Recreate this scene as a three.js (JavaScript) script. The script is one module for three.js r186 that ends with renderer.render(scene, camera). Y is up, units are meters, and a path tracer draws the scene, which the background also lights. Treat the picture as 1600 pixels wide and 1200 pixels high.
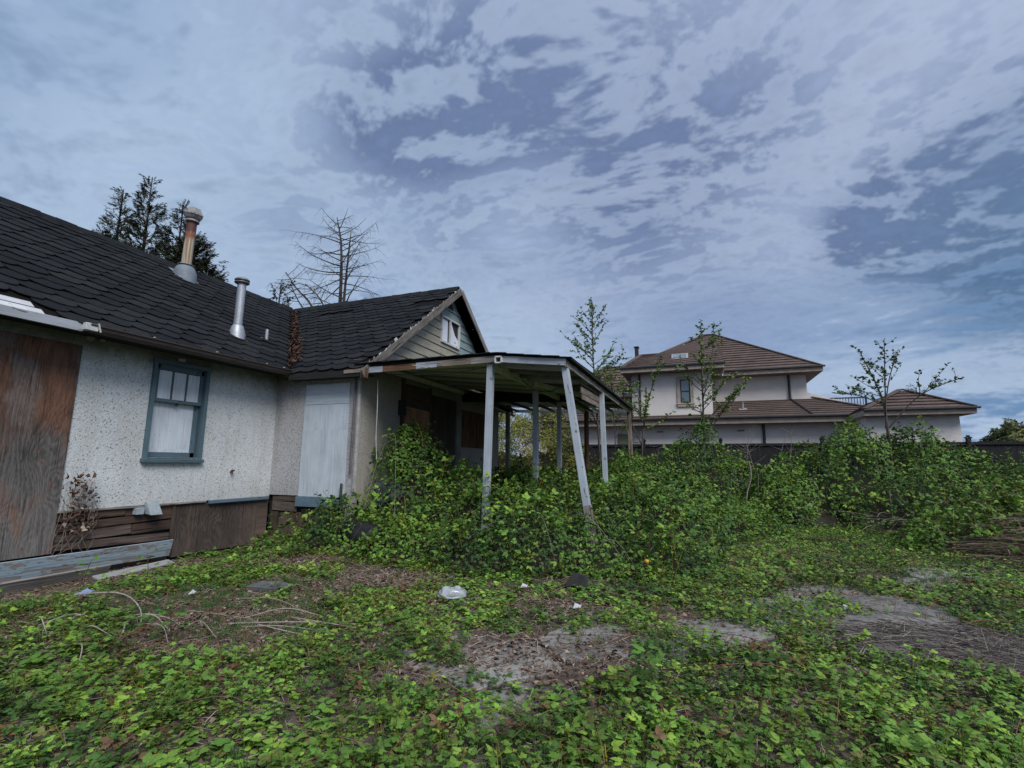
import * as THREE from 'three';
import { mergeGeometries } from 'three/addons/utils/BufferGeometryUtils.js';
import { RoundedBoxGeometry } from 'three/addons/geometries/RoundedBoxGeometry.js';

// ---------------------------------------------------------------- camera
const scene = new THREE.Scene();
const camera = new THREE.PerspectiveCamera(76.4, 4 / 3, 0.05, 3000);
camera.position.set(0, 1.45, 0);
camera.rotation.order = 'YXZ';
camera.rotation.set(0.161, 0.3664, 0.007);
const renderer = new THREE.WebGLRenderer({ antialias: true });
renderer.toneMapping = THREE.LinearToneMapping;
renderer.toneMappingExposure = 2.1;
renderer.shadowMap.enabled = true;
renderer.shadowMap.type = THREE.PCFSoftShadowMap;

// ---------------------------------------------------------------- noise and random numbers
function rngOf(seed) {
  let a = seed >>> 0;
  return () => { a = (a + 0x6d2b79f5) >>> 0; let t = a; t = Math.imul(t ^ (t >>> 15), t | 1); t ^= t + Math.imul(t ^ (t >>> 7), t | 61); return ((t ^ (t >>> 14)) >>> 0) / 4294967296; };
}
const R = rngOf(20240517);
const rr = (a, b, g = R) => a + (b - a) * g();
const clamp = (x, a = 0, b = 1) => Math.min(b, Math.max(a, x));
const sstep = (a, b, x) => { const t = clamp((x - a) / (b - a)); return t * t * (3 - 2 * t); };
const lerp = (a, b, t) => a + (b - a) * t;
const mix3 = (a, b, t) => [lerp(a[0], b[0], t), lerp(a[1], b[1], t), lerp(a[2], b[2], t)];
const TAB = new Float32Array(65536); { const g = rngOf(77); for (let i = 0; i < 65536; i++) TAB[i] = g(); }
function vn(x, y) {                                    // value noise in [0, 1]
  const xi = Math.floor(x), yi = Math.floor(y), fx = x - xi, fy = y - yi;
  const u = fx * fx * (3 - 2 * fx), v = fy * fy * (3 - 2 * fy);
  const a = TAB[((yi & 255) << 8) | (xi & 255)], b = TAB[((yi & 255) << 8) | ((xi + 1) & 255)];
  const c = TAB[(((yi + 1) & 255) << 8) | (xi & 255)], d = TAB[(((yi + 1) & 255) << 8) | ((xi + 1) & 255)];
  return a + (b - a) * u + (c - a) * v + (a - b - c + d) * u * v;
}
function fbm(x, y, n = 5, g = 0.5) {
  let s = 0, a = 1, t = 0;
  for (let i = 0; i < n; i++) { s += a * vn(x, y); t += a; a *= g; const nx = x * 1.62 - y * 1.21 + 17.3; y = x * 1.21 + y * 1.62 + 5.7; x = nx; }
  return s / t;
}

// ---------------------------------------------------------------- sky: dusk-grey broken cloud, the only other light is a veiled sun
{
  const W = 3072, H = 1536, SKY = 0.476, data = new Float32Array(W * H * 4);
  const patches = [   // where the heavy cloud lies: direction, spread, weight
    [[-0.50, 0.58, -0.64], 0.10, 0.7], [[-0.40, 0.61, -0.69], 0.11, 0.9], [[-0.27, 0.64, -0.72], 0.13, 0.55], [[-0.10, 0.62, -0.78], 0.13, 0.35], [[0.10, 0.57, -0.82], 0.12, 0.45], [[-0.25, 0.8, -0.55], 0.3, 0.4], [[0.0, 0.62, -0.78], 0.34, 0.16], [[0.3, 0.52, -0.8], 0.3, 0.05],
    [[0.27, 0.365, -0.89], 0.06, 1.2], [[0.33, 0.372, -0.87], 0.08, 1.4], [[0.42, 0.365, -0.83], 0.10, 1.5], [[0.52, 0.36, -0.77], 0.16, 1.4], [[-0.13, 0.45, -0.88], 0.14, 0.45], [[-0.06, 0.50, -0.86], 0.13, 0.45], [[0.02, 0.30, -0.95], 0.10, 0.28], [[0.14, 0.28, -0.945], 0.10, 0.22],
    [[0.42, 0.22, -0.88], 0.08, 0.4], [[-0.44, 0.43, -0.79], 0.10, 0.3], [[-0.66, 0.43, -0.61], 0.10, 0.28],
    [[-0.6, 0.55, 0.58], 0.35, 0.7], [[0.7, 0.5, 0.5], 0.35, 0.7], [[0.1, 0.5, 0.86], 0.3, 0.6], [[-0.95, 0.3, 0.05], 0.25, 0.35], [[0.9, 0.4, -0.1], 0.3, 0.6], [[0, 1, 0], 0.45, 0.6]];
  for (let j = 0; j < H; j++) {
    const el = ((j + 0.5) / H - 0.5) * Math.PI, y = Math.sin(el), c = Math.cos(el);
    for (let i = 0; i < W; i++) {
      const k = (j * W + i) * 4; let r, g, b;
      if (y < -0.03) { r = 0.10; g = 0.12; b = 0.13; }
      else {
        const az = ((i + 0.5) / W - 0.5) * 2 * Math.PI, x = c * Math.cos(az), z = c * Math.sin(az), yy = Math.max(y, 0) + 0.11;
        const px = x / yy, pz = z / yy;
        let heavy = 0;
        for (const [d, s, w] of patches) { const q = (x - d[0]) ** 2 + (y - d[1]) ** 2 + (z - d[2]) ** 2; if (q < 9 * s * s) heavy += w * Math.exp(-q / (s * s)); }
        heavy = Math.min(heavy, 1.5);
        const wx = fbm(px * 1.3 + 3, pz * 1.3 + 8, 3) - 0.5, wz = fbm(px * 1.3 + 31, pz * 1.3 - 4, 3) - 0.5;
        const veil = fbm(px * 0.7 + wx * 0.7 + 9, pz * 1.1 + wz * 0.7, 4);                 // bright streaky altostratus
        const puff = fbm(px * 8.0 + wx * 4.0, pz * 11.0 + wz * 4.0 + 40, 6, 0.66);          // broken lower cloud
        const fine = fbm(px * 17 + 60 + wx * 4, pz * 23 + 12 + wz * 4, 3, 0.6);
        // pale veil, bluer towards +x where the upper air shows
        const east = sstep(0.12, 0.46, x) * sstep(0.62, 0.2, y) * sstep(0.3, -0.3, z), low = sstep(0.55, 0.12, y);
        const mid = sstep(0.30, 0.62, veil * 0.60 + fine * 0.13 + puff * 0.27), west = sstep(0.1, -0.75, x);
        let base = mix3(mix3([0.265, 0.345, 0.535], [0.275, 0.390, 0.590], Math.max(west, low * 0.7)), mix3([0.410, 0.490, 0.660], [0.400, 0.520, 0.695], Math.max(west, low * 0.8)), mid);
        base = mix3(base, [0.110, 0.235, 0.435], east * 0.75 * sstep(0.58, 0.38, veil * 0.55 + puff * 0.45));
        const lit = 1 + 0.22 * (fine - 0.5) + 0.34 * (puff - 0.5); base = base.map((v) => v * lit);
        const ragged = puff * 0.70 + fine * 0.30, hv = clamp(heavy * (0.55 + 0.9 * veil)), dens = sstep(0.46, 0.62, ragged + hv * 0.13 - 0.075);
        const soft = mix3([0.150, 0.222, 0.395], [0.118, 0.218, 0.372], east), dark = mix3([0.108, 0.158, 0.300], [0.060, 0.132, 0.245], east), t0 = 0.62 + 0.45 * puff + 0.32 * fine;
        let col = mix3(base, soft.map((v) => v * t0), clamp(hv * (0.20 + 0.55 * sstep(0.30, 0.62, ragged)) * 0.8));
        col = mix3(col, dark.map((v) => v * t0), clamp(sstep(0.455, 0.60, ragged + Math.min(hv, 1) * 0.085 - 0.045) * (0.14 + 0.66 * hv)));
        const cov = clamp(hv * 0.7 + dens * 0.3);
        [r, g, b] = col;
        const rim = sstep(0.52, 0.72, ragged) * sstep(0.40, 0.22, y) * 0.13 * east; r += rim * (1 - cov); g += rim * (1 - cov); b += rim * (1 - cov);
        // glow added round the veiled sun, unseen behind the viewer, to strengthen its light
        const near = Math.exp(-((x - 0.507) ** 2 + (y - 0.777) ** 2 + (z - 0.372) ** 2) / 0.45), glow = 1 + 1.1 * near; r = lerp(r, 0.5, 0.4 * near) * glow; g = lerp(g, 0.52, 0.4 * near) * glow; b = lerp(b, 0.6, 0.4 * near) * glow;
        const hz = sstep(0.02, -0.03, y); r = lerp(r, 0.10, hz); g = lerp(g, 0.12, hz); b = lerp(b, 0.13, hz);
      }
      data[k] = r * SKY; data[k + 1] = g * SKY; data[k + 2] = b * SKY; data[k + 3] = 1;
    }
  }
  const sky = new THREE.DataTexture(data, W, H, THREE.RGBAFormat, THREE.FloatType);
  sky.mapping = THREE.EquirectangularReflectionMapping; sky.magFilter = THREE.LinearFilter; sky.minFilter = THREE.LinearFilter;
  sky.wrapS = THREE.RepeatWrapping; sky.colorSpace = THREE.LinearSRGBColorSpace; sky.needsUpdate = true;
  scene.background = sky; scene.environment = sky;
}
const sun = new THREE.DirectionalLight(new THREE.Color(1.0, 0.97, 0.92), 1.5);
sun.position.set(30, 46, 22); sun.target.position.set(-3, 0, -8);
sun.castShadow = true; sun.shadow.radius = 60; sun.shadow.mapSize.set(4096, 4096);
Object.assign(sun.shadow.camera, { left: -40, right: 40, top: 40, bottom: -40, near: 1, far: 140 });
scene.add(sun, sun.target);

// ---------------------------------------------------------------- helpers
const used = new Map();
function numbered(n) { const k = used.get(n) || 0; used.set(n, k + 1); return k ? `${n}_${String(k).padStart(3, '0')}` : n; }
function tag(o, label, category, group, kind) { if (label) o.userData.label = label; if (category) o.userData.category = category; if (group) o.userData.group = group; if (kind) o.userData.kind = kind; return o; }
function thing(name, label, category, pos = [0, 0, 0], turn = 0, group) {
  const o = new THREE.Group(); o.name = numbered(name); o.position.set(...pos); o.rotation.y = turn; scene.add(o); return tag(o, label, category, group);
}
function part(name, geo, m, parent, label) {
  const o = new THREE.Mesh(geo, m); o.name = parent === scene ? numbered(name) : name; o.castShadow = o.receiveShadow = true; parent.add(o); if (label) o.userData.label = label; return o;
}
const V = (x, y, z) => new THREE.Vector3(x, y, z);
function nonIndexed(g) { const q = g.index ? g.toNonIndexed() : g; for (const k of Object.keys(q.attributes)) if (!['position', 'normal', 'uv', 'color'].includes(k)) q.deleteAttribute(k); q.morphAttributes = {}; q.clearGroups(); return q; }
function tint(g, c) { const n = g.attributes.position.count, a = new Float32Array(n * 3); for (let i = 0; i < n; i++) a.set(c, i * 3); g.setAttribute('color', new THREE.BufferAttribute(a, 3)); return g; }
// uv in metres: u runs along the longest side, so that grain does too
function boxUV(g, dims, off) {
  const p = g.attributes.position, nn = g.attributes.normal, uv = new Float32Array(p.count * 2), order = [0, 1, 2].sort((a, b) => dims[b] - dims[a]);
  for (let i = 0; i < p.count; i += 3) {
    let ax = 0, ay = 0, az = 0; for (let k = 0; k < 3; k++) { ax += Math.abs(nn.getX(i + k)); ay += Math.abs(nn.getY(i + k)); az += Math.abs(nn.getZ(i + k)); }
    const dom = ax >= ay && ax >= az ? 0 : ay >= az ? 1 : 2, rest = order.filter((q) => q !== dom);
    for (let k = 0; k < 3; k++) { const c = [p.getX(i + k), p.getY(i + k), p.getZ(i + k)]; uv[(i + k) * 2] = c[rest[0]] + off[0]; uv[(i + k) * 2 + 1] = c[rest[1]] + off[1]; }
  }
  g.setAttribute('uv', new THREE.BufferAttribute(uv, 2)); return g;
}
const RP = rngOf(991);
// a chamfered board or block centred on (x, y, z); rot = Euler angles
function bx(w, h, d, x = 0, y = 0, z = 0, rot, bevel = 0.004, color) {
  const r = Math.min(bevel, w * 0.3, h * 0.3, d * 0.3);
  let g = r > 0.0004 ? new RoundedBoxGeometry(w, h, d, 1, r) : new THREE.BoxGeometry(w, h, d);
  g = nonIndexed(g); boxUV(g, [w, h, d], [RP() * 9, RP() * 9]);
  if (rot) g.applyMatrix4(new THREE.Matrix4().makeRotationFromEuler(new THREE.Euler(...rot)));
  g.translate(x, y, z); if (color) tint(g, color); return g;
}
const QY = V(0, 0, 1);
// a board from a to b (centre line) with section w (sideways) by h (up)
function beam(a, b, w, h, bevel = 0.004, color, roll = 0) {
  const A = V(...a), B = V(...b), dir = B.clone().sub(A), L = dir.length(); dir.normalize();
  let g = nonIndexed(new RoundedBoxGeometry(w, h, L, 1, Math.min(bevel, w * 0.3, h * 0.3))); boxUV(g, [w, h, L], [RP() * 9, RP() * 9]);
  const up = Math.abs(dir.y) > 0.95 ? V(1, 0, 0) : V(0, 1, 0), X = up.clone().cross(dir).normalize(), Y = dir.clone().cross(X);
  if (roll) { g.rotateZ(roll); }
  g.applyMatrix4(new THREE.Matrix4().makeBasis(X, Y, dir)); g.translate((A.x + B.x) / 2, (A.y + B.y) / 2, (A.z + B.z) / 2); if (color) tint(g, color); return g;
}
// a tapered tube through points
function tube(pts, r0, r1, sides = 6, color) {
  const P = pts.map((p) => (p.isVector3 ? p : V(...p))), n = P.length, pos = [], idx = [], uv = []; let prev = null, len = 0;
  for (let i = 0; i < n; i++) {
    const t = P[Math.min(n - 1, i + 1)].clone().sub(P[Math.max(0, i - 1)]).normalize();
    let a = prev ? prev.clone().sub(t.clone().multiplyScalar(prev.dot(t))) : (Math.abs(t.y) > 0.9 ? V(1, 0, 0) : V(0, 1, 0)).cross(t); a.normalize(); prev = a;
    const b = t.clone().cross(a), r = lerp(r0, r1, i / (n - 1)); if (i) len += P[i].distanceTo(P[i - 1]);
    for (let k = 0; k <= sides; k++) { const q = (k / sides) * Math.PI * 2, c = Math.cos(q) * r, s = Math.sin(q) * r; pos.push(P[i].x + a.x * c + b.x * s, P[i].y + a.y * c + b.y * s, P[i].z + a.z * c + b.z * s); uv.push(len, (k / sides) * Math.max(0.02, 6.28 * r0)); }
    if (i) for (let k = 0; k < sides; k++) { const s = sides + 1, o = (i - 1) * s + k; idx.push(o, o + 1, o + s, o + 1, o + s + 1, o + s); }
  }
  let g = new THREE.BufferGeometry(); g.setAttribute('position', new THREE.Float32BufferAttribute(pos, 3)); g.setAttribute('uv', new THREE.Float32BufferAttribute(uv, 2)); g.setIndex(idx); g.computeVertexNormals();
  g = nonIndexed(g); if (color) tint(g, color); return g;
}
function curve(pts, n = 8) { return new THREE.CatmullRomCurve3(pts.map((p) => (p.isVector3 ? p : V(...p)))).getPoints(n); }
// a flat outline (x, y pairs) pushed out by depth
function slab(outline, depth, bevel = 0, holes = []) {
  const s = new THREE.Shape(outline.map((p) => new THREE.Vector2(...p))); for (const h of holes) s.holes.push(new THREE.Path(h.map((p) => new THREE.Vector2(...p))));
  return nonIndexed(new THREE.ExtrudeGeometry(s, { depth, bevelEnabled: bevel > 0, bevelSize: bevel, bevelThickness: bevel, bevelSegments: 1, steps: 1, curveSegments: 6 }));
}
const merge = (a) => mergeGeometries(a, false);
const M4 = (px, py, pz, e, s) => new THREE.Matrix4().compose(V(px, py, pz), new THREE.Quaternion().setFromEuler(e), typeof s === 'number' ? V(s, s, s) : s);
function scatter(name, geo, m, mats, cols, parent, label) {
  const o = new THREE.InstancedMesh(geo, m, mats.length); o.name = parent === scene ? numbered(name) : name; const c = new THREE.Color();
  for (let i = 0; i < mats.length; i++) { o.setMatrixAt(i, mats[i]); if (cols) { c.setRGB(...cols[i]); o.setColorAt(i, c); } }
  o.castShadow = o.receiveShadow = true; o.userData.kind = 'stuff'; if (label) o.userData.label = label; parent.add(o); return o;
}

// ---------------------------------------------------------------- computed textures (colours are linear reflectances)
const s8 = (v) => { v = clamp(v); return Math.round(255 * (v <= 0.0031308 ? 12.92 * v : 1.055 * Math.pow(v, 1 / 2.4) - 0.055)); };
class Tex {
  constructor(w, h, fn) { this.w = w; this.h = h; this.c = new Float32Array(w * h * 3); this.b = new Float32Array(w * h).fill(0.5); if (fn) this.each(fn); }
  each(fn) { for (let y = 0; y < this.h; y++) for (let x = 0; x < this.w; x++) { const k = y * this.w + x, o = fn(x / this.w, y / this.h, [this.c[k * 3], this.c[k * 3 + 1], this.c[k * 3 + 2]], this.b[k]); this.c[k * 3] = o[0]; this.c[k * 3 + 1] = o[1]; this.c[k * 3 + 2] = o[2]; if (o.length > 3) this.b[k] = o[3]; } return this; }
  dash(cx, cy, len, wid, ang, col, op, bump) {          // an elongated soft spot, wrapping at the edges; sizes in pixels
    const R0 = Math.ceil(len + 1), ca = Math.cos(ang), sa = Math.sin(ang);
    for (let y = -R0; y <= R0; y++) for (let x = -R0; x <= R0; x++) {
      const u = (x * ca + y * sa) / len, v = (-x * sa + y * ca) / wid, q = u * u + v * v; if (q > 1) continue;
      const X = (Math.round(cx) + x + this.w) % this.w, Y = (Math.round(cy) + y + this.h) % this.h, k = Y * this.w + X, t = op * Math.min(1, (1 - q) * 2.5);
      for (let i = 0; i < 3; i++) this.c[k * 3 + i] = lerp(this.c[k * 3 + i], col[i], t); if (bump !== undefined) this.b[k] = lerp(this.b[k], bump, t);
    }
  }
  map(rx = 1, ry = 1, wrap = true) {
    const d = new Uint8Array(this.w * this.h * 4); for (let k = 0; k < this.w * this.h; k++) { d[k * 4] = s8(this.c[k * 3]); d[k * 4 + 1] = s8(this.c[k * 3 + 1]); d[k * 4 + 2] = s8(this.c[k * 3 + 2]); d[k * 4 + 3] = 255; }
    return this.fin(d, rx, ry, wrap, THREE.SRGBColorSpace);
  }
  bump(rx = 1, ry = 1, wrap = true) {
    const d = new Uint8Array(this.w * this.h * 4); for (let k = 0; k < this.w * this.h; k++) { const v = Math.round(255 * clamp(this.b[k])); d[k * 4] = d[k * 4 + 1] = d[k * 4 + 2] = v; d[k * 4 + 3] = 255; }
    return this.fin(d, rx, ry, wrap, THREE.NoColorSpace);
  }
  fin(d, rx, ry, wrap, cs) {
    const t = new THREE.DataTexture(d, this.w, this.h); t.magFilter = t.minFilter = THREE.LinearFilter; t.wrapS = t.wrapT = wrap ? THREE.RepeatWrapping : THREE.ClampToEdgeWrapping; t.repeat.set(rx, ry); t.colorSpace = cs; t.needsUpdate = true; return t;
  }
}
const mat = (o) => new THREE.MeshStandardMaterial({ roughness: 0.85, ...o });

// ---------------------------------------------------------------- materials
const D = THREE.DoubleSide;
// stone-dashed stucco; a texture for each wall, w by h metres, mossy under the eaves
function stucco(wm, hm, pxm, seed, base, speck, mossAmt, dirt = 0.0) {
  const g = rngOf(seed), W = Math.round(wm * pxm), H = Math.round(hm * pxm);
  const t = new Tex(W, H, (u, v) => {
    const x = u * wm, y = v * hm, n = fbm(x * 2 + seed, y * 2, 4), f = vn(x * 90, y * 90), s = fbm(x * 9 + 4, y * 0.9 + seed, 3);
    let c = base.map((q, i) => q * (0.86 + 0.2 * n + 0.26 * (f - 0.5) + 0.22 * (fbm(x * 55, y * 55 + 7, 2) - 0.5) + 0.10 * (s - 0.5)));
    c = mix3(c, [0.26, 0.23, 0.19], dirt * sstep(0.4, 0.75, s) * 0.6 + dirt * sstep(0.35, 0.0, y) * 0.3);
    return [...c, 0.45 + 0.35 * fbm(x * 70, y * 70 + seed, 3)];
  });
  const N = Math.round(wm * hm * speck * 1.7);
  for (let i = 0; i < N; i++) {
    const x = g() * W, y = g() * H, big = g() < 0.35, L = pxm * (big ? rr(0.0058, 0.0105, g) : rr(0.0035, 0.006, g));
    const c = g() < 0.7 ? [0.035, 0.045, 0.038] : g() < 0.6 ? [0.10, 0.075, 0.05] : [0.16, 0.17, 0.15];
    t.dash(x, y, Math.max(1, L), Math.max(0.9, L * rr(0.4, 0.8, g)), g() * 3.14, c, big ? 0.92 : 0.7, 0.85);
  }
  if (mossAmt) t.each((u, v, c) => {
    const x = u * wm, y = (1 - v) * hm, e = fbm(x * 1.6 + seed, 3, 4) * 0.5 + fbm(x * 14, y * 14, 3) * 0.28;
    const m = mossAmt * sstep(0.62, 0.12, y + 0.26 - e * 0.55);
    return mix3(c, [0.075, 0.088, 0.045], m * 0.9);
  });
  return mat({ map: t.map(1, 1, false), bumpMap: t.bump(1, 1, false), bumpScale: 0.012, roughness: 0.95 });
}
// rotary-cut plywood: a warped field gives the cathedral figure, knots bend it
function plywood(seed, top, low, size = [1.25, 2.8], px = [700, 1568], knots = 11) {
  const g = rngOf(seed), K = []; for (let i = 0; i < knots; i++) K.push([g() * size[0], g() * size[1], rr(0.03, 0.06, g)]);
  const t = new Tex(px[0], px[1], (u, v) => {
    const x = u * size[0], y = v * size[1]; let wx = x + 0.05 * (fbm(x * 3, y * 0.8 + seed, 3) - 0.5), knot = 0, ring = 0, swirl = 0;
    for (const [kx, ky, kr] of K) { const dx = x - kx, dy = (y - ky) * 0.62, d = Math.hypot(dx, dy); if (d < kr * 5) { const f = Math.exp(-(d * d) / (kr * kr * 4)); swirl += f * 1.6; ring += f * d * 190; knot = Math.max(knot, sstep(kr * 0.45, kr * 0.2, d)); } }
    const field = wx * 26 + fbm(x * 2.5, y * 0.55 + seed * 3, 4) * 9 + swirl * 1.2 + ring * 0.16;
    const a = lerp(0.5 + 0.5 * Math.sin(field * 4.2 + 2 * fbm(x * 12, y * 6, 3)), fbm(x * 34, y * 6 + seed, 4), 0.55), fine = fbm(x * 190, y * 26 + seed, 3), crack = sstep(0.70, 0.78, fbm(x * 120 + 9, y * 3.2, 2));
    const blotch = fbm(x * 2.2 + 5, y * 1.5 + seed, 4), grey = sstep(0.75, 0.25, v + (blotch - 0.5) * 0.9);
    let c = mix3(top, low, grey);
    const k = 0.42 + 0.55 * a + 0.8 * (fine - 0.45) + 0.9 * (blotch - 0.5); c = mix3(c, top.map((q, i) => q * [1.7, 1.6, 1.4][i]), 0.5 * sstep(0.52, 0.66, fbm(x * 5 + 30, y * 1.6, 4))); c = mix3(c, low.map((q) => q * 1.15), 0.5 * sstep(0.52, 0.68, fbm(x * 3 + 60, y * 2.2 + seed, 4))); const run = sstep(0.55, 0.72, fbm(x * 16 + 3, y * 0.9, 3)) * 0.15; c = c.map((q) => q * k * 0.95 * (1 - run));
    c = mix3(c, c.map((q) => q * 0.3), crack * 0.8); c = mix3(c, top.map((q) => q * 1.5), knot * 0.8); c = mix3(c, [0.02, 0.015, 0.012], sstep(0.85, 1, knot) * 0.5);
    return [...c, 0.35 + 0.3 * a + 0.4 * (fine - 0.5) - 0.4 * crack];
  });
  return mat({ map: t.map(1, 1, false), bumpMap: t.bump(1, 1, false), bumpScale: 0.004, roughness: 0.9 });
}
const woodT = new Tex(1024, 512, (u, v) => {             // bare weathered timber; one tile is 1.6 m by 0.4 m
  const x = u * 1.6, y = v * 0.4, e = Math.min(1, Math.min(u, 1 - u) * 12), f = fbm(x * 3.0, y * 90, 4), w = fbm(x * 2, y * 16 + 3, 4), c = sstep(0.66, 0.76, fbm(x * 2.4 + 7, y * 60 + 5, 3)), s = fbm(x * 5, y * 9, 3);
  const q = 0.55 + 0.75 * (f - 0.5) + 0.5 * (w - 0.5) + 0.35 * (s - 0.5); const k = lerp(0.55, q, e) * (1 - 0.75 * c);
  return [k, k * 0.97, k * 0.94, 0.5 + (f - 0.5) * 0.8 - 0.5 * c];
});
const paintT = new Tex(1024, 512, (u, v) => {            // old paint on timber, rubbed and streaked, chipped in places
  const x = u * 1.6, y = v * 0.4, f = fbm(x * 4, y * 120, 4), s = fbm(x * 6, y * 10, 4), chip = sstep(0.745, 0.765, fbm(x * 9 + 3, y * 40 + 8, 5) * 0.75 + s * 0.3), g = fbm(x * 2, y * 4 + 8, 3);
  let c = [1, 1, 1].map((q) => q * (0.80 + 0.28 * (f - 0.5) + 0.25 * (s - 0.5) + 0.2 * (g - 0.5)));
  c = mix3(c, [0.30, 0.26, 0.23], chip); return [...c, 0.6 + 0.3 * (f - 0.5) - 0.4 * chip];
});
const woodMap = woodT.map(1 / 1.6, 1 / 0.4), woodBump = woodT.bump(1 / 1.6, 1 / 0.4), paintMap = paintT.map(1 / 1.6, 1 / 0.4), paintBump = paintT.bump(1 / 1.6, 1 / 0.4);
const timber = (c, vc = false) => mat({ color: new THREE.Color().setRGB(...c), map: woodMap, bumpMap: woodBump, bumpScale: 0.004, roughness: 0.92, vertexColors: vc });
const paint = (c, o = {}) => mat({ color: new THREE.Color().setRGB(...c), map: paintMap, bumpMap: paintBump, bumpScale: 0.002, roughness: 0.7, ...o });
const grit = new Tex(512, 512, (u, v) => { const a = vn(u * 220, v * 220), b = vn(u * 128 + 9, v * 128), n = 0.6 * a + 0.4 * b, s = fbm(u * 8, v * 8, 3); const k = 0.62 + 0.75 * (n - 0.5) + 0.35 * (s - 0.5) + (a > 0.93 ? 0.5 : 0); return [k, k, k, n]; });
const gritMap = grit.map(2.2, 2.2), gritBump = grit.bump(2.2, 2.2);
const mineral = (c, o = {}) => new THREE.MeshPhysicalMaterial({ specularIntensity: 0.25, color: new THREE.Color().setRGB(...c), map: gritMap, bumpMap: gritBump, bumpScale: 0.003, roughness: 0.95, ...o });
const concT = new Tex(1024, 1024, (u, v) => {
  const x = u * 2, y = v * 2, n = fbm(x * 3, y * 3, 5), f = fbm(x * 40, y * 40, 3), p = sstep(0.70, 0.78, fbm(x * 26 + 3, y * 26, 3)), l = sstep(0.56, 0.72, fbm(x * 5 + 30, y * 5 + 2, 5));
  let k = 0.185 * (0.75 + 1.3 * (n - 0.5) + 0.7 * (f - 0.5)); let c = [k * 1.04, k * 0.98, k * 0.90]; c = mix3(c, [0.24, 0.24, 0.225], l * 0.55); c = mix3(c, [0.05, 0.042, 0.033], p * 0.8);
  return [...c, 0.5 + 0.5 * (f - 0.5) - 0.3 * p];
});
const stainT = new Tex(512, 512, (u, v) => { const n = fbm(u * 5, v * 5, 5), f = fbm(u * 60, v * 60, 3), k = 0.7 + 0.5 * (n - 0.5) + 0.4 * (f - 0.5); return [k, k, k, f]; });
const stainMap = stainT.map(0.9, 0.9), stainBump = stainT.bump(0.9, 0.9);
const plain = (c, o = {}) => mat({ color: new THREE.Color().setRGB(...c), map: stainMap, bumpMap: stainBump, bumpScale: 0.001, ...o });

const MT = {
  teal: paint([0.082, 0.140, 0.172]), tealDark: paint([0.062, 0.108, 0.135]),
  whiteBoard: null, whiteTrim: paint([0.56, 0.57, 0.58]), postPaint: paint([0.40, 0.45, 0.51]),
  fasciaPaint: paint([0.36, 0.39, 0.43]), blueStrip: paint([0.10, 0.16, 0.21]), bluePaint: null,
  greenBoard: paint([0.68, 0.69, 0.53]), siding: paint([0.31, 0.295, 0.23]), sidingTeal: paint([0.22, 0.30, 0.30]),
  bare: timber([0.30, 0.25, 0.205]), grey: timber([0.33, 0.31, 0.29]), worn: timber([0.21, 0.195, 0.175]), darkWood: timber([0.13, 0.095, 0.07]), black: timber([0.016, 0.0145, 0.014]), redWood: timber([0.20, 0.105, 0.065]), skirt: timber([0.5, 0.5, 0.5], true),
  shingle: [mineral([0.024, 0.027, 0.031]), mineral([0.018, 0.020, 0.023]), mineral([0.031, 0.034, 0.037])], deck: mineral([0.010, 0.009, 0.009]),
  gutter: plain([0.05, 0.036, 0.03], { roughness: 0.55 }), metal: plain([0.46, 0.49, 0.53], { metalness: 0.55, roughness: 0.5 }), paleMetal: plain([0.55, 0.56, 0.55], { roughness: 0.6 }),
  dark: plain([0.02, 0.02, 0.02]), vent: plain([0.34, 0.40, 0.44]), brass: plain([0.20, 0.11, 0.07], { metalness: 0.6, roughness: 0.5 }), cord: plain([0.55, 0.54, 0.5]),
  bark: timber([0.13, 0.11, 0.095]), deadBark: timber([0.085, 0.066, 0.055]), cane: plain([0.40, 0.33, 0.27]), caneDark: plain([0.12, 0.075, 0.05]), caneGreen: plain([0.14, 0.12, 0.05]),
};

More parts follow.
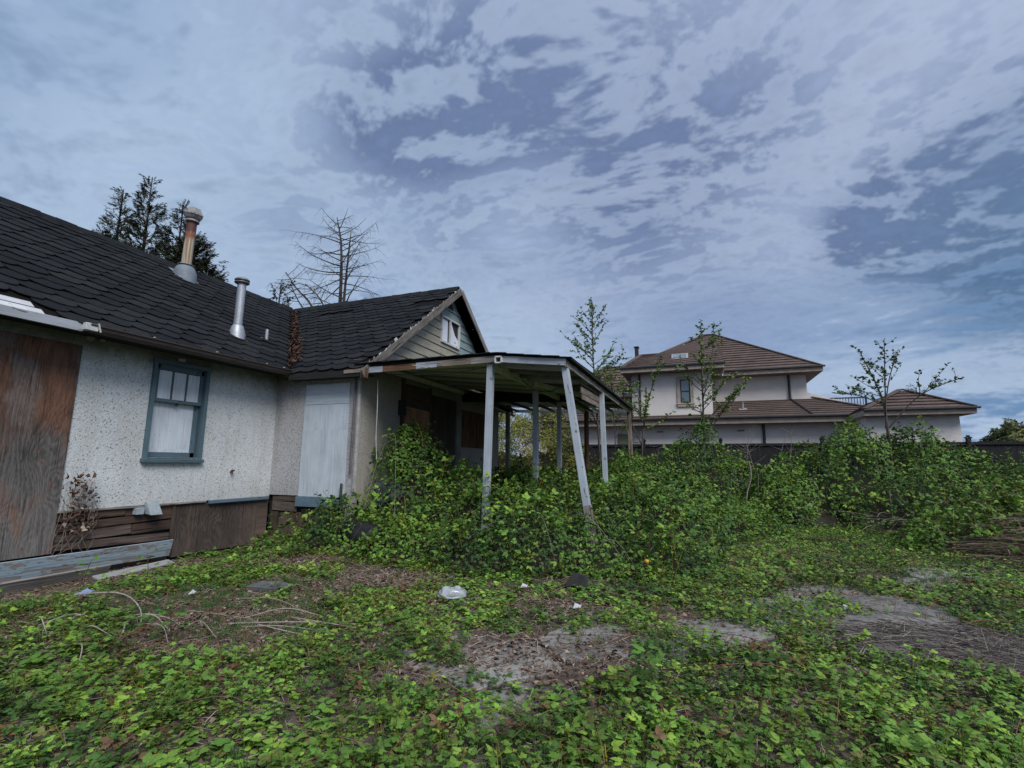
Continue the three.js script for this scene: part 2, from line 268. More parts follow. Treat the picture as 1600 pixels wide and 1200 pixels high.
{ // whitened plywood, 2.4 m by 1.2 m to a tile: brushed streaks, a few scuffs, weathered at one end
  const g = rngOf(52), t = new Tex(1024, 512, (u, v) => { const x = u * 2.4, y = v * 1.2, f = fbm(x * 3, y * 70, 4), s = fbm(x * 1.2 + 4, y * 9, 4), b = fbm(x * 4, y * 4 + 9, 4), worn = sstep(0.62, 0.80, fbm(x * 1.6 + 2, y * 60, 4) ); const k = 0.86 + 0.26 * (f - 0.5) + 0.22 * (s - 0.5) + 0.22 * (b - 0.5); return [...mix3([k, k, k], [0.42, 0.41, 0.40], worn * 0.35), 0.6 + 0.3 * (f - 0.5) - 0.3 * worn]; });
  for (let i = 0; i < 42; i++) t.dash(g() * 1024, g() * 512, rr(2, 9, g), rr(1, 2, g), rr(-0.2, 0.2, g), [0.2, 0.2, 0.2], 0.7, 0.3);
  const m = t.map(1 / 2.4, 1 / 1.2), b = t.bump(1 / 2.4, 1 / 1.2); MT.whiteBoard = mat({ color: new THREE.Color().setRGB(0.47, 0.53, 0.585), map: m, bumpMap: b, bumpScale: 0.002, roughness: 0.85 });
  MT.whitePane = new THREE.MeshPhysicalMaterial({ color: new THREE.Color().setRGB(0.60, 0.65, 0.71), map: m, roughness: 0.7, clearcoat: 0.7, clearcoatRoughness: 0.12 });
  // paint coming away from grey timber in long flakes
  const w = new Tex(1024, 256, (u, v) => { const x = u * 1.6, y = v * 0.4, f = fbm(x * 3, y * 90, 4), c = sstep(0.47, 0.50, fbm(x * 2.2 + 8, y * 20, 5) * 0.7 + fbm(x * 14, y * 40, 3) * 0.3), gr = 0.7 + 0.7 * (f - 0.5), dk = sstep(0.64, 0.72, fbm(x * 2.4, y * 70 + 3, 3)); let q = mix3([0.30 * gr, 0.27 * gr, 0.25 * gr], [0.30, 0.39, 0.45].map((k) => k * (0.85 + 0.3 * (f - 0.5))), c); q = mix3(q, [0.05, 0.045, 0.04], dk * 0.8 * (1 - 0.6 * c)); return [...q, 0.4 + 0.4 * c + 0.2 * (f - 0.5)]; });
  MT.bluePaint = mat({ map: w.map(1 / 1.6, 1 / 0.4), bumpMap: w.bump(1 / 1.6, 1 / 0.4), bumpScale: 0.004, roughness: 0.85 });
}

// ---------------------------------------------------------------- the ground's height
function gy(x, z) { return -0.13 * sstep(-6.0, -7.3, x) * sstep(-7.6, -6.8, z) + 0.05 * (fbm(x * 0.35 + 4, z * 0.35, 3) - 0.5) + 0.03 * (vn(x * 1.3, z * 1.3) - 0.5) + 0.02 * Math.max(0, -z - 14) * (z > -60 ? 1 : 0); }

// ---------------------------------------------------------------- the boarded-up house
const house = thing('abandoned_house', 'boarded-up white stucco house with black shingle roof and shingled gable wing', 'house', [0, 0, 0]);
const toX = new THREE.Matrix4().makeBasis(V(0, 0, -1), V(0, 1, 0), V(1, 0, 0));      // outline (-z, y), pushed out along +x
function planarUV(g, a0, b0, wm, hm) { const p = g.attributes.position, uv = g.attributes.uv; for (let i = 0; i < p.count; i++) uv.setXY(i, (p.getX(i) - a0) / wm, (p.getY(i) - b0) / hm); return g; }
const rect = (x0, y0, x1, y1) => [[x0, y0], [x1, y0], [x1, y1], [x0, y1]];
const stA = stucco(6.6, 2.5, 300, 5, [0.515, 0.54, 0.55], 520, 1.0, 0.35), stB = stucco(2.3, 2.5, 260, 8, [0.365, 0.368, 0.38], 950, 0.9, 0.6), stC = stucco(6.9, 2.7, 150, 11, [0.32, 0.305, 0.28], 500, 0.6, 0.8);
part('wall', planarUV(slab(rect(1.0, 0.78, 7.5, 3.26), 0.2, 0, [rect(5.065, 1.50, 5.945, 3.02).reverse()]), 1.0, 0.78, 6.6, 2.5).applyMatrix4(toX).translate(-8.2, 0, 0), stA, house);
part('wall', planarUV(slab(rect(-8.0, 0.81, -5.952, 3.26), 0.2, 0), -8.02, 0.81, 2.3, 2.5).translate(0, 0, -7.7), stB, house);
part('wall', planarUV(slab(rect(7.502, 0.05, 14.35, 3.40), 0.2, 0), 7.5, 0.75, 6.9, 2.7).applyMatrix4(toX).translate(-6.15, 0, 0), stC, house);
part('wall', merge([bx(0.2, 3.2, 13.4, -14.6, 1.65, -7.7, null, 0), bx(6.5, 3.2, 0.2, -11.3, 1.65, -0.95, null, 0), bx(8.5, 3.2, 0.2, -10.4, 1.65, -14.3, null, 0)]), plain([0.5, 0.5, 0.5]), house);
part('corner_trim', bx(0.05, 2.25, 0.05, -5.945, 2.03, -7.478, null, 0.006), plain([0.48, 0.47, 0.46]), house);
part('downpipe', tube([[-6.02, 3.08, -7.44], [-6.02, 2.2, -7.44], [-6.025, 1.24, -7.44]], 0.022, 0.022, 8), plain([0.16, 0.14, 0.14]), house);
part('downpipe', tube([[-6.2, 1.06, -7.43], [-6.2, 0.55, -7.43]], 0.024, 0.024, 8), plain([0.05, 0.06, 0.06]), house);

// sash window with three small lights above one large one, all whitened
{
  const X = -8.0, z0 = -5.03, z1 = -5.98, yb = 1.44, yt = 3.06, zc = (z0 + z1) / 2, w = z0 - z1;
  const win = part('window', merge([bx(0.05, 0.065, w + 0.02, X + 0.022, yt - 0.03, zc), bx(0.05, yt - yb - 0.075, 0.06, X + 0.02, (yt + yb) / 2, z0 - 0.03), bx(0.05, yt - yb - 0.075, 0.06, X + 0.02, (yt + yb) / 2, z1 + 0.03)]), MT.teal, house);
  part('sill', bx(0.10, 0.055, w + 0.04, X + 0.03, yb + 0.015, zc, [0, 0, -0.12]), MT.teal, win);
  const jz0 = z0 - 0.062, jz1 = z1 + 0.062, jy1 = yt - 0.065, jy0 = yb + 0.045;
  part('jamb', merge([bx(0.17, jy1 - jy0, 0.022, X - 0.085, (jy1 + jy0) / 2, jz0 + 0.008), bx(0.17, jy1 - jy0, 0.022, X - 0.085, (jy1 + jy0) / 2, jz1 - 0.008), bx(0.17, 0.022, jz0 - jz1, X - 0.085, jy1 - 0.004, zc), bx(0.17, 0.022, jz0 - jz1, X - 0.085, jy0 + 0.004, zc)]), MT.tealDark, win);
  const my = 2.41, a = jz0 - 0.005, b = jz1 + 0.005, sw = 0.055;
  const up = (name, geo, m) => part(name, geo, m, win), xs = X - 0.035, xl = X - 0.095;
  up('sash', merge([bx(0.04, 0.085, a - b, xs, jy1 - 0.05, zc), bx(0.04, 0.05, a - b, xs + 0.004, my, zc), bx(0.04, jy1 - my, sw, xs, (jy1 + my) / 2 - 0.01, a - sw / 2 - 0.004), bx(0.04, jy1 - my, sw, xs, (jy1 + my) / 2 - 0.01, b + sw / 2 + 0.004)]), MT.teal);
  const pw = (a - b - 2 * sw - 0.05) / 3;
  for (let k = 0; k < 3; k++) { const z = a - sw - 0.006 - pw / 2 - k * (pw + 0.02); up('pane', bx(0.012, jy1 - my - 0.13, pw + 0.01, xs - 0.012, (jy1 + my) / 2 - 0.034, z, null, 0), MT.whitePane); if (k < 2) up('muntin', bx(0.03, jy1 - my - 0.12, 0.020, xs + 0.002, (jy1 + my) / 2 - 0.034, z - pw / 2 - 0.01, null, 0.003), MT.tealDark); }
  up('sash', merge([bx(0.04, 0.085, a - b, xl, jy0 + 0.06, zc), bx(0.04, my - jy0, 0.045, xl, (jy0 + my) / 2, a - 0.022), bx(0.04, my - jy0, 0.075, xl, (jy0 + my) / 2, b + 0.038)]), MT.teal);
  up('pane', bx(0.012, my - jy0 - 0.10, a - b - 0.11, xl - 0.008, (my + jy0) / 2 + 0.045, zc + 0.016, null, 0), MT.whitePane);
  up('catch', merge([bx(0.02, 0.045, 0.05, xs + 0.02, my - 0.045, zc + 0.02, [0.7, 0, 0])]), MT.dark);
  part('nameplate', bx(0.02, 0.05, 0.11, X + 0.02, 3.105, -5.46, [0.05, 0, 0]), MT.whiteTrim, house);
}
// plywood over the left doorway, and the fittings of the long wall
const plyM = plywood(3, [0.118, 0.060, 0.040], [0.150, 0.138, 0.130], [1.25, 2.8], [900, 2016], 13), plyM2 = plywood(9, [0.34, 0.165, 0.11], [0.32, 0.19, 0.135], [1.25, 2.6], [512, 1024], 9), plySkirt = plywood(14, [0.085, 0.062, 0.053], [0.075, 0.056, 0.047], [1.6, 0.9], [900, 512], 10);
function sheet(name, z0, y0, z1, y1, x, th, m, size, parent = house, label) {
  const g = bx(th, y1 - y0, z0 - z1, x, (y0 + y1) / 2, (z0 + z1) / 2, null, 0.004), p = g.attributes.position, uv = g.attributes.uv;
  for (let i = 0; i < p.count; i++) uv.setXY(i, (z0 - p.getZ(i)) / size[0], (p.getY(i) - y0) / size[1]); return part(name, g, m, parent, label);
}
sheet('plywood_sheet', -2.84, 0.24, -4.06, 3.03, -7.985, 0.018, plyM, [1.25, 2.8], house, 'brown knotted plywood sheet over the left doorway');
sheet('plywood_sheet', -1.60, 0.24, -2.83, 3.03, -7.985, 0.018, plyM, [1.25, 2.8]);
sheet('skirt_panel', -5.66, -0.08, -7.50, 0.74, -8.015, 0.018, plySkirt, [1.6, 0.9], house, 'weathered dark plywood panel below the stucco');
part('hose_tap', merge([tube([[-8, 1.26, -6.59], [-7.95, 1.26, -6.59]], 0.018, 0.016), tube([[-7.95, 1.27, -6.59], [-7.945, 1.22, -6.585]], 0.016, 0.014), tube([[-7.94, 1.285, -6.62], [-7.94, 1.285, -6.56]], 0.014, 0.014, 8)]), MT.brass, house);
for (const q of [new THREE.CylinderGeometry(0.05, 0.045, 0.04, 14).rotateZ(1.57).translate(-7.99, 3.165, -4.14), new THREE.CylinderGeometry(0.03, 0.03, 0.04, 10).rotateZ(1.57).translate(-7.99, 3.16, -4.29)]) part('ceiling_socket', nonIndexed(q), plain([0.36, 0.40, 0.33]), house);
{
  const hood = part('vent_hood', slab([[0, 0], [0.16, -0.02], [0.03, 0.17], [0, 0.17]], 0.17, 0.004).translate(-7.97, 0.66, -5.32), MT.vent, house, 'pale blue metal dryer vent hood at the foot of the wall');
  part('vent_pipe', bx(0.1, 0.10, 0.11, -7.96, 0.70, -5.06, null, 0.005), MT.vent, hood);
}
part('drip_edge', bx(0.05, 0.055, 1.25, -7.955, 0.752, -6.82, null, 0.006), MT.blueStrip, house);
part('drip_edge', bx(0.035, 0.03, 2.1, -7.975, 0.768, -5.1, null, 0.006), MT.grey, house);
// bare boards under the stucco
{
  const rows = [[0.70, 0.125], [0.575, 0.115], [0.435, 0.155], [0.29, 0.12], [0.14, 0.17], [-0.04, 0.17]];
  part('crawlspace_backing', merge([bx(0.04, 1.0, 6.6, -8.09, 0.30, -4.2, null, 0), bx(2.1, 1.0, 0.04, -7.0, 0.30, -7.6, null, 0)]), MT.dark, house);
  for (const [y, h] of rows) {
    const breaks = [-4.02, ...(rr(0, 1, RP) < 0.6 ? [rr(-4.7, -5.1, RP)] : []), -5.62];
    for (let k = 0; k + 1 < breaks.length; k++) {
      const z0 = breaks[k], z1 = breaks[k + 1] + 0.012, t = rr(0.65, 1.25, RP), w = rr(0, 1, RP), c = mix3([0.30 * t, 0.25 * t, 0.23 * t], [0.24 * t, 0.14 * t, 0.095 * t], w);
      if (y < 0.2 && k === 0) continue;
      part('skirt_board', bx(0.022, h - 0.012, z0 - z1, -8.018 + rr(-0.012, 0.018, RP), y + rr(-0.012, 0.012, RP), (z0 + z1) / 2, [rr(-0.035, 0.03, RP), rr(-0.012, 0.012, RP), rr(-0.12, 0.12, RP)], 0.003, c), MT.skirt, house);
    }
  }
  part('skirt_post', bx(0.03, 0.8, 0.05, -8.0, 0.34, -5.63, null, 0.004, [0.2, 0.15, 0.12]), MT.skirt, house);
  // the cross wall's skirt: two planks above odd upright boards
  part('skirt_board', bx(0.6, 0.10, 0.022, -7.62, 0.745, -7.53, [0, 0, 0.012], 0.003, [0.23, 0.17, 0.13]), MT.skirt, house);
  part('skirt_board', bx(0.62, 0.17, 0.022, -7.60, 0.595, -7.52, [0, 0, -0.02], 0.003, [0.29, 0.24, 0.20]), MT.skirt, house);
  part('skirt_board', bx(1.25, 0.08, 0.03, -6.55, 0.53, -7.53, [0, 0, 0.01], 0.003, [0.12, 0.09, 0.07]), MT.skirt, house);
  let x = -7.94; while (x < -6.05) { const w = rr(0.16, 0.30, RP), t = rr(0.6, 1.1, RP); part('skirt_board', bx(w - 0.012, 0.52 + rr(0, 0.04, RP), 0.022, x + w / 2, 0.22, -7.54 + rr(-0.01, 0.01, RP), [rr(-0.03, 0.05, RP), 0, rr(-0.03, 0.03, RP)], 0.003, [0.27 * t, 0.20 * t, 0.15 * t]), MT.skirt, house); x += w; }
  // white-painted boards over the door of the cross wall
  part('door_board', bx(1.06, 0.40, 0.018, -6.71, 2.756, -7.49, null, 0.004), MT.whiteBoard, house, 'short white painted board above the tall one');
  const nb = bx(1.75, 1.14, 0.018, 0, 0, 0, null, 0.004).rotateZ(Math.PI / 2);
  part('door_board', nb.scale(1.08 / 1.14, 1, 1).translate(-6.715, 1.675, -7.49), MT.whiteBoard, house, 'tall white painted board closing the doorway');
  part('door_threshold', bx(1.16, 0.19, 0.05, -6.71, 0.705, -7.478, [-0.06, 0, 0], 0.006), MT.blueStrip, house, 'grey-blue painted strip under the white board');
}
// porch side of the wing: boarded doorways and window
sheet('door_board', -8.98, 0.60, -10.03, 2.62, -5.935, 0.018, plyM2, [1.25, 2.6], house, 'red-brown plywood door board in the porch shade');
sheet('door_board', -10.06, 0.60, -11.36, 3.05, -5.932, 0.018, plySkirt, [1.6, 2.6], house, 'dark plywood door board in the porch shade');
part('door_frame', merge([bx(0.06, 2.7, 0.09, -5.925, 1.9, -8.90), bx(0.05, 0.5, 1.04, -5.938, 2.90, -9.50), bx(0.05, 2.6, 0.05, -5.928, 1.9, -10.045)]), MT.darkWood, house);
part('door_frame', bx(0.07, 2.65, 0.24, -5.92, 1.98, -11.50), plain([0.30, 0.31, 0.27]), house);
for (const [z0, z1, t] of [[-11.70, -12.22, 1], [-12.23, -12.62, 0.85], [-12.64, -13.38, 0.75]]) part('window_board', bx(0.024, 1.0, z0 - z1 - 0.012, -5.932, 2.365, (z0 + z1) / 2, null, 0.003, [0.42 * t, 0.23 * t, 0.13 * t]), MT.skirt, house);
part('ledger_board', beam([-5.90, 3.31, -7.55], [-5.90, 3.31, -14.3], 0.035, 0.10), MT.greenBoard, house);
part('meter_box', merge([bx(0.1, 0.32, 0.16, -5.90, 2.60, -8.84), tube([[-5.9, 2.45, -8.84], [-5.9, 1.5, -8.84]], 0.02, 0.02)]), MT.dark, house);

// ---------------------------------------------------------------- roofs
camera.updateMatrixWorld(); camera.updateProjectionMatrix();
const E0 = V(-7.47, 3.20, 0), RIDGE_Y = 5.95, mainT = V(-3.83, 2.75, 0), mainL = mainT.length(); mainT.normalize();
const mainN = V(-mainT.y, mainT.x, 0).multiplyScalar(-1), mainS = V(0, 0, -1);
const W0 = V(0, 3.14, -7.2), wingT = V(0, 2.81, -3.75), wingL = wingT.length(); wingT.normalize(); const wingS = V(1, 0, 0), wingN = wingS.clone().cross(wingT);
const valleyX = (z) => lerp(-7.47, -11.3, clamp((-7.2 - z) / 3.75, -0.2, 1.2));
{
  const deckMain = part('roof', merge([
    slab([[0.9, 0], [14.8, 0], [14.8, mainL], [0.9, mainL]], 0.07).translate(0, 0, -0.075).applyMatrix4(new THREE.Matrix4().makeBasis(mainS, mainT, mainN)).translate(E0.x, E0.y, 0),
    bx(4.9, 0.07, 14, -13.25, 4.55, -7.9, [0, 0, 0.62], 0)]), MT.deck, house);
  const deckWing = part('roof', merge([
    slab([[-11.3, wingL], [-7.47, 0], [-5.66, 0], [-5.66, wingL]], 0.07).translate(0, 0, -0.075).applyMatrix4(new THREE.Matrix4().makeBasis(wingS, wingT, wingN)).translate(0, W0.y, W0.z),
    slab([[-11.3, wingL], [-8.2, 0], [-5.66, 0], [-5.66, wingL]], 0.07).translate(0, 0, -0.075).applyMatrix4(new THREE.Matrix4().makeBasis(wingS.clone(), V(0, wingT.y, -wingT.z), V(0, wingN.y, -wingN.z))).translate(0, W0.y, -14.7)]), MT.deck, house);
  // interlocking shingles: a scalloped lower edge, each a little different
  const variants = []; const gS = rngOf(41);
  for (let k = 0; k < 6; k++) {
    const j = () => rr(-0.010, 0.010, gS);
    const o = [[0.004, 0.31], [0.0, 0.135 + j()], [0.03 + j(), 0.085 + j()], [0.085 + j(), 0.040 + j()], [0.15, 0.012 + j() * 0.5], [0.23 + j(), 0.0 + j() * 0.5], [0.30 + j(), 0.012 + j()], [0.345, 0.055 + j()], [0.372, 0.115], [0.383, 0.31]];
    const g = slab(o, 0.009, 0.002).translate(-0.19, 0, 0), p = g.attributes.position; const curl = rr(0.002, 0.018, gS);
    for (let i = 0; i < p.count; i++) { const x = p.getX(i), y = p.getY(i); p.setZ(i, p.getZ(i) + 0.021 * (1 - y / 0.31) + curl * Math.max(0, 1 - y / 0.12) * (x / 0.19) * (x / 0.19) + rr(0, 0.0001, gS)); }
    g.computeVertexNormals(); variants.push(g);
  }
  const list = [], q = V(0, 0, 0);
  const put = (o0, S, T, N, s, t, roof) => {
    const pos = o0.clone().addScaledVector(S, s).addScaledVector(T, t).addScaledVector(N, 0.001); q.copy(pos).project(camera);
    const seen = Math.abs(q.x) < 1.02 && q.y < 0.75 && q.y > -0.75 ? 0 : 1000; const g = gS, e = rr(-0.035, 0.035, g);
    const S2 = S.clone().multiplyScalar(Math.cos(e)).addScaledVector(T, Math.sin(e)), T2 = N.clone().cross(S2), lift = rr(0, 0.009, g);
    list.push({ m: new THREE.Matrix4().makeBasis(S2, T2, N).setPosition(pos.addScaledVector(N, lift)), d: pos.distanceTo(camera.position) + seen, roof, v: Math.floor(g() * 6), k: Math.floor(g() * 3) });
  };
  const ex = 0.245, sw = 0.375;
  for (let r = 0; r * ex < mainL - 0.08; r++) for (let c = 0; c < 42; c++) {
    const s = 1.1 + c * sw + (r % 2) * sw * 0.5 + rr(-0.012, 0.012, gS), t = r * ex + rr(-0.010, 0.010, gS) - 0.02, z = -s, x = E0.x + mainT.x * t;
    if (x > valleyX(z) + 0.02 && z < -7.1) continue; if (z < -7.2 && x > valleyX(z) - 0.0) continue;
    if (s < 3.42 - t * 0.35 && t < 0.40) continue;
    put(V(E0.x, E0.y, 0), mainS, mainT, mainN, s, t, deckMain);
  }
  for (let r = 0; r * ex < wingL - 0.08; r++) for (let c = 0; c < 19; c++) {
    const s = -11.5 + c * sw + (r % 2) * sw * 0.5 + rr(-0.012, 0.012, gS), t = r * ex + rr(-0.010, 0.010, gS) - 0.02, z = W0.z + wingT.z * t;
    if (s > -5.72 || s < valleyX(z) - 0.05) continue;
    if (s > -5.95 && gS() < 0.22) continue; if (s > -6.6 && Math.abs(t - 3.5) < 0.2 && s > -6.5) continue; if (s < -8.6 && s > -9.5 && Math.abs(t - 3.72) < 0.12) continue;
    put(V(0, W0.y, W0.z), wingS, wingT, wingN, s, t, deckWing);
  }
  list.sort((a, b) => a.d - b.d);
  const rest = { 0: [], 1: [] };
  list.forEach((o, i) => {
    if (i < 300) { const m = new THREE.Mesh(variants[o.v], MT.shingle[o.k]); m.name = 'shingle'; m.castShadow = m.receiveShadow = true; o.m.decompose(m.position, m.quaternion, m.scale); o.roof.add(m); }
    else { const g = variants[o.v].clone().applyMatrix4(o.m); const t = [1, 0.82, 1.2][o.k]; tint(g, [t, t, t * 1.01]); rest[o.roof === deckMain ? 0 : 1].push(g); }
  });
  const sm = mineral([0.024, 0.027, 0.030], { vertexColors: true });
  for (const [k, roof] of [[0, deckMain], [1, deckWing]]) { const m = part('shingles', merge(rest[k]), sm, roof); m.userData.kind = 'stuff'; }
  // caps along the ridges
  const cap = (S) => { const g = merge([slab([[-0.17, 0], [0.17, 0], [0.17, 0.15], [-0.17, 0.15]], 0.01, 0.002).rotateX(-0.62).translate(0, -0.085, 0.10), slab([[-0.17, 0], [0.17, 0], [0.17, 0.15], [-0.17, 0.15]], 0.01, 0.002).rotateX(-0.62).translate(0, -0.085, 0.10).rotateY(Math.PI)]); return g; };
  const cg = cap();
  for (let z = -1.4; z > -10.9; z -= 0.29) { const m = part('ridge_cap', cg, MT.shingle[Math.floor(rr(0, 3, gS))], deckMain); m.position.set(-11.3, RIDGE_Y + 0.035 + rr(-0.006, 0.008, gS), z); m.rotation.set(0, Math.PI / 2, rr(-0.04, 0.04, gS)); }
  for (let x = -11.1; x < -5.7; x += 0.29) { const m = part('ridge_cap', cg, MT.shingle[Math.floor(rr(0, 3, gS))], deckWing); m.position.set(x, RIDGE_Y + 0.035 + rr(-0.006, 0.008, gS), -10.95); m.rotation.set(0, 0, rr(-0.04, 0.04, gS)); }
  // bared sheathing and white eaves boards at the left, gutter to the right of them
  for (const [t, w, c] of [[0.09, 0.15, 1], [0.255, 0.15, 1]]) part('sheathing_board', slab([[0.95, t - w / 2], [3.42 - t * 0.35 - 0.02, t - w / 2], [3.40 - t * 0.35, t + w / 2 - 0.012], [0.95, t + w / 2 - 0.012]], 0.012).applyMatrix4(new THREE.Matrix4().makeBasis(mainS, mainT, mainN)).translate(E0.x, E0.y + 0.004, 0), MT.whiteTrim, house);
  part('eaves_board', beam([-7.455, 3.155, -0.95], [-7.455, 3.165, -3.76], 0.03, 0.115), MT.fasciaPaint, house, 'pale painted eaves board at the left end');
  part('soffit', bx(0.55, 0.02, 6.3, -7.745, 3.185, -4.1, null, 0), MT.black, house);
  const gut = part('gutter', slab([[0, 0.11], [-0.004, 0.11], [0, 0], [0.06, -0.005], [0.085, 0.035], [0.092, 0.075], [0.11, 0.085], [0.11, 0.105], [0.104, 0.105], [0.10, 0.09], [0.082, 0.08], [0.07, 0.03], [0.055, 0.008], [0.01, 0.01]], 3.42).rotateY(Math.PI).scale(-1, 1, 1).translate(-7.465, 3.115, -3.80), MT.gutter, house, 'brown metal gutter along the eaves');
  { const i = gut.geometry.index; const p = gut.geometry.attributes.position; for (let k = 0; k < p.count; k += 3) for (const a of Object.values(gut.geometry.attributes)) { const n = a.itemSize; for (let c = 0; c < n; c++) { const t = a.array[(k + 1) * n + c]; a.array[(k + 1) * n + c] = a.array[(k + 2) * n + c]; a.array[(k + 2) * n + c] = t; } } gut.geometry.computeVertexNormals(); }
  part('gutter_end', merge([bx(0.10, 0.10, 0.15, -7.415, 3.175, -3.82, [0, 0, 0.05], 0.01), bx(0.015, 0.12, 0.02, -7.36, 3.18, -3.90, [0.3, 0, 0], 0.003)]), MT.paleMetal, house);
  for (const z of [-4.6, -5.6, -6.6, -7.0]) part('gutter_nail', bx(0.03, 0.012, 0.03, -7.36, 3.225, z, [0, 0.4, 0.2], 0.003), MT.paleMetal, gut);
  part('eaves_board', beam([-7.42, 3.075, -7.20], [-5.66, 3.06, -7.20], 0.03, 0.13), MT.black, house);
  part('eaves_board', bx(0.42, 0.07, 0.018, -5.88, 3.10, -7.178, [0, 0, 0.02], 0.006), MT.bare, house);
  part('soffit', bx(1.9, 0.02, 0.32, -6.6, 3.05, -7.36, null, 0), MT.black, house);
}
// gable end: lapped siding, broken window, barge boards
{
  const hw = (y) => (RIDGE_Y - 0.10 - y) / 0.7493, zr = -10.95, ex = 0.205;
  part('gable_wall', slab([[zr * -1 - hw(3.3), 3.3], [-zr + hw(3.3), 3.3], [-zr, RIDGE_Y - 0.1]], 0.12).applyMatrix4(toX).translate(-6.1, 0, 0), MT.dark, house);
  const wz0 = 10.47, wz1 = 11.45, wy0 = 4.46, wy1 = 5.14; let k = 0;
  for (let y = 3.32; y < 5.75; y += ex, k++) {
    const a = hw(y), b = Math.max(0.02, hw(y + ex + 0.02)), L = -zr - a, Rr = -zr + a, L2 = -zr - b, R2 = -zr + b, y1 = y + ex + 0.015, hit = y < wy1 && y1 > wy0 + 0.03;
    const add = (o, side) => { const g = slab(o, 0.014, 0.002); const p = g.attributes.position; boxUV(g, [3, 0.2, 0.01], [k * 0.77 + side * 2, k * 0.113]); for (let i = 0; i < p.count; i++) p.setZ(i, p.getZ(i) + 0.022 * (1 - (p.getY(i) - y) / ex)); g.computeVertexNormals(); part('siding_board', g.applyMatrix4(toX).translate(-5.975, 0, 0), side === 1 || y > 5.0 ? MT.sidingTeal : MT.siding, house); };
    if (!hit) add([[L, y], [Rr, y], [R2, y1], [L2, y1]], 0);
    else { if (y < wy0) add([[wz0, y], [wz1, y], [wz1, wy0], [wz0, wy0]], 0); if (y1 > wy1) add([[wz0, wy1], [wz1, wy1], [wz1, y1], [wz0, y1]], 1); add([[L, y], [wz0, y], [wz0, y1], [Math.min(L2, wz0 - 0.01), y1]], 0); add([[wz1, y], [Rr, y], [Math.max(R2, wz1 + 0.01), y1], [wz1, y1]], 1); }
  }
  const win = part('gable_window', merge([bx(0.06, 0.045, 1.0, -5.935, wy1 - 0.01, -10.96), bx(0.06, 0.05, 1.0, -5.935, wy0 + 0.01, -10.96), bx(0.06, 0.66, 0.035, -5.935, 4.80, -wz0 - 0.01), bx(0.06, 0.66, 0.045, -5.935, 4.80, -wz1 + 0.01), bx(0.055, 0.62, 0.05, -5.935, 4.80, -10.93)]), MT.whiteTrim, house, 'small two-light window with a broken pane in the gable');
  const skyToneGlass = new THREE.MeshPhysicalMaterial({ color: new THREE.Color().setRGB(0.62, 0.66, 0.72), roughness: 0.25, clearcoat: 0.6, clearcoatRoughness: 0.1 });  // pale blue-white colour stands in for the sky reflected in the panes
  part('pane', bx(0.006, 0.60, 0.36, -5.962, 4.80, -10.69, null, 0), skyToneGlass, win);
  part('dark_opening', bx(0.006, 0.60, 0.06, -5.958, 4.80, -10.88, null, 0), MT.dark, win);
  part('pane', slab([[10.965, 4.50], [11.42, 4.50], [11.42, 4.70], [11.25, 4.80], [11.02, 5.10], [10.965, 5.10]], 0.006, 0, [[[11.22, 4.60], [11.31, 4.575], [11.30, 4.62]], [[11.36, 4.52], [11.40, 4.53], [11.38, 4.57]], [[10.98, 4.56], [11.03, 4.57], [11.0, 4.62]]]).applyMatrix4(toX).translate(-5.965, 0, 0), skyToneGlass, win, 'broken window pane with a dark jagged hole');
  part('dark_opening', bx(0.006, 0.60, 0.46, -5.975, 4.80, -11.19, null, 0), MT.dark, win);
  part('gable_vent', merge([slab([[10.78, 5.42], [11.12, 5.42], [10.95, 5.66]], 0.01).applyMatrix4(toX).translate(-5.945, 0, 0)]), MT.dark, house);
  part('vent_frame', bx(0.02, 0.03, 0.44, -5.935, 5.40, -10.95), MT.sidingTeal, house);
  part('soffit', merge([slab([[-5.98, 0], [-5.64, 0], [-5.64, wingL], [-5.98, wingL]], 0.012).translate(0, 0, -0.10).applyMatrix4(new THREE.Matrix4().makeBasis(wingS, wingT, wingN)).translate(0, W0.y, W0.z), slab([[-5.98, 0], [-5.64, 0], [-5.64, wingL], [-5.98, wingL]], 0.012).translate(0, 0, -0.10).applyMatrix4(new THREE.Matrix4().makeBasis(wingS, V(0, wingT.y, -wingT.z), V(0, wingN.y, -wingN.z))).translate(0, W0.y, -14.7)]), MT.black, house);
  const P = (t) => [-5.63, W0.y - 0.055 + wingT.y * t * wingL, W0.z + wingT.z * t * wingL], Q = (t) => [-5.63, W0.y - 0.055 + wingT.y * t * wingL, -14.7 - wingT.z * t * wingL];
  part('barge_board', beam(P(-0.02), P(0.30), 0.03, 0.15, 0.004, null, 0), MT.worn, house, 'flaking grey barge board on the left slope of the gable');
  part('barge_board', beam(P(0.302), P(0.62), 0.03, 0.15), MT.worn, house); part('barge_board', beam(P(0.622), P(0.995), 0.03, 0.16), MT.worn, house);
  part('barge_board', beam(Q(-0.02), Q(0.995), 0.03, 0.15), MT.grey, house, 'grey barge board on the right slope of the gable');
  const gF = rngOf(12); for (let t = 0.02; t < 0.97; t += rr(0.015, 0.05, gF)) { const p = P(t), o = slab([[0, 0], [rr(0.06, 0.16, gF), rr(-0.02, 0.02, gF)], [rr(0.06, 0.12, gF), rr(0.03, 0.08, gF)], [rr(0, 0.04, gF), rr(0.03, 0.07, gF)]], 0.008); part('paint_flake', o.rotateZ(0.64).applyMatrix4(toX).translate(p[0] + rr(-0.03, 0.012, gF), p[1] + rr(0.03, 0.085, gF), p[2]), gF() < 0.4 ? MT.whiteTrim : MT.grey, house); }
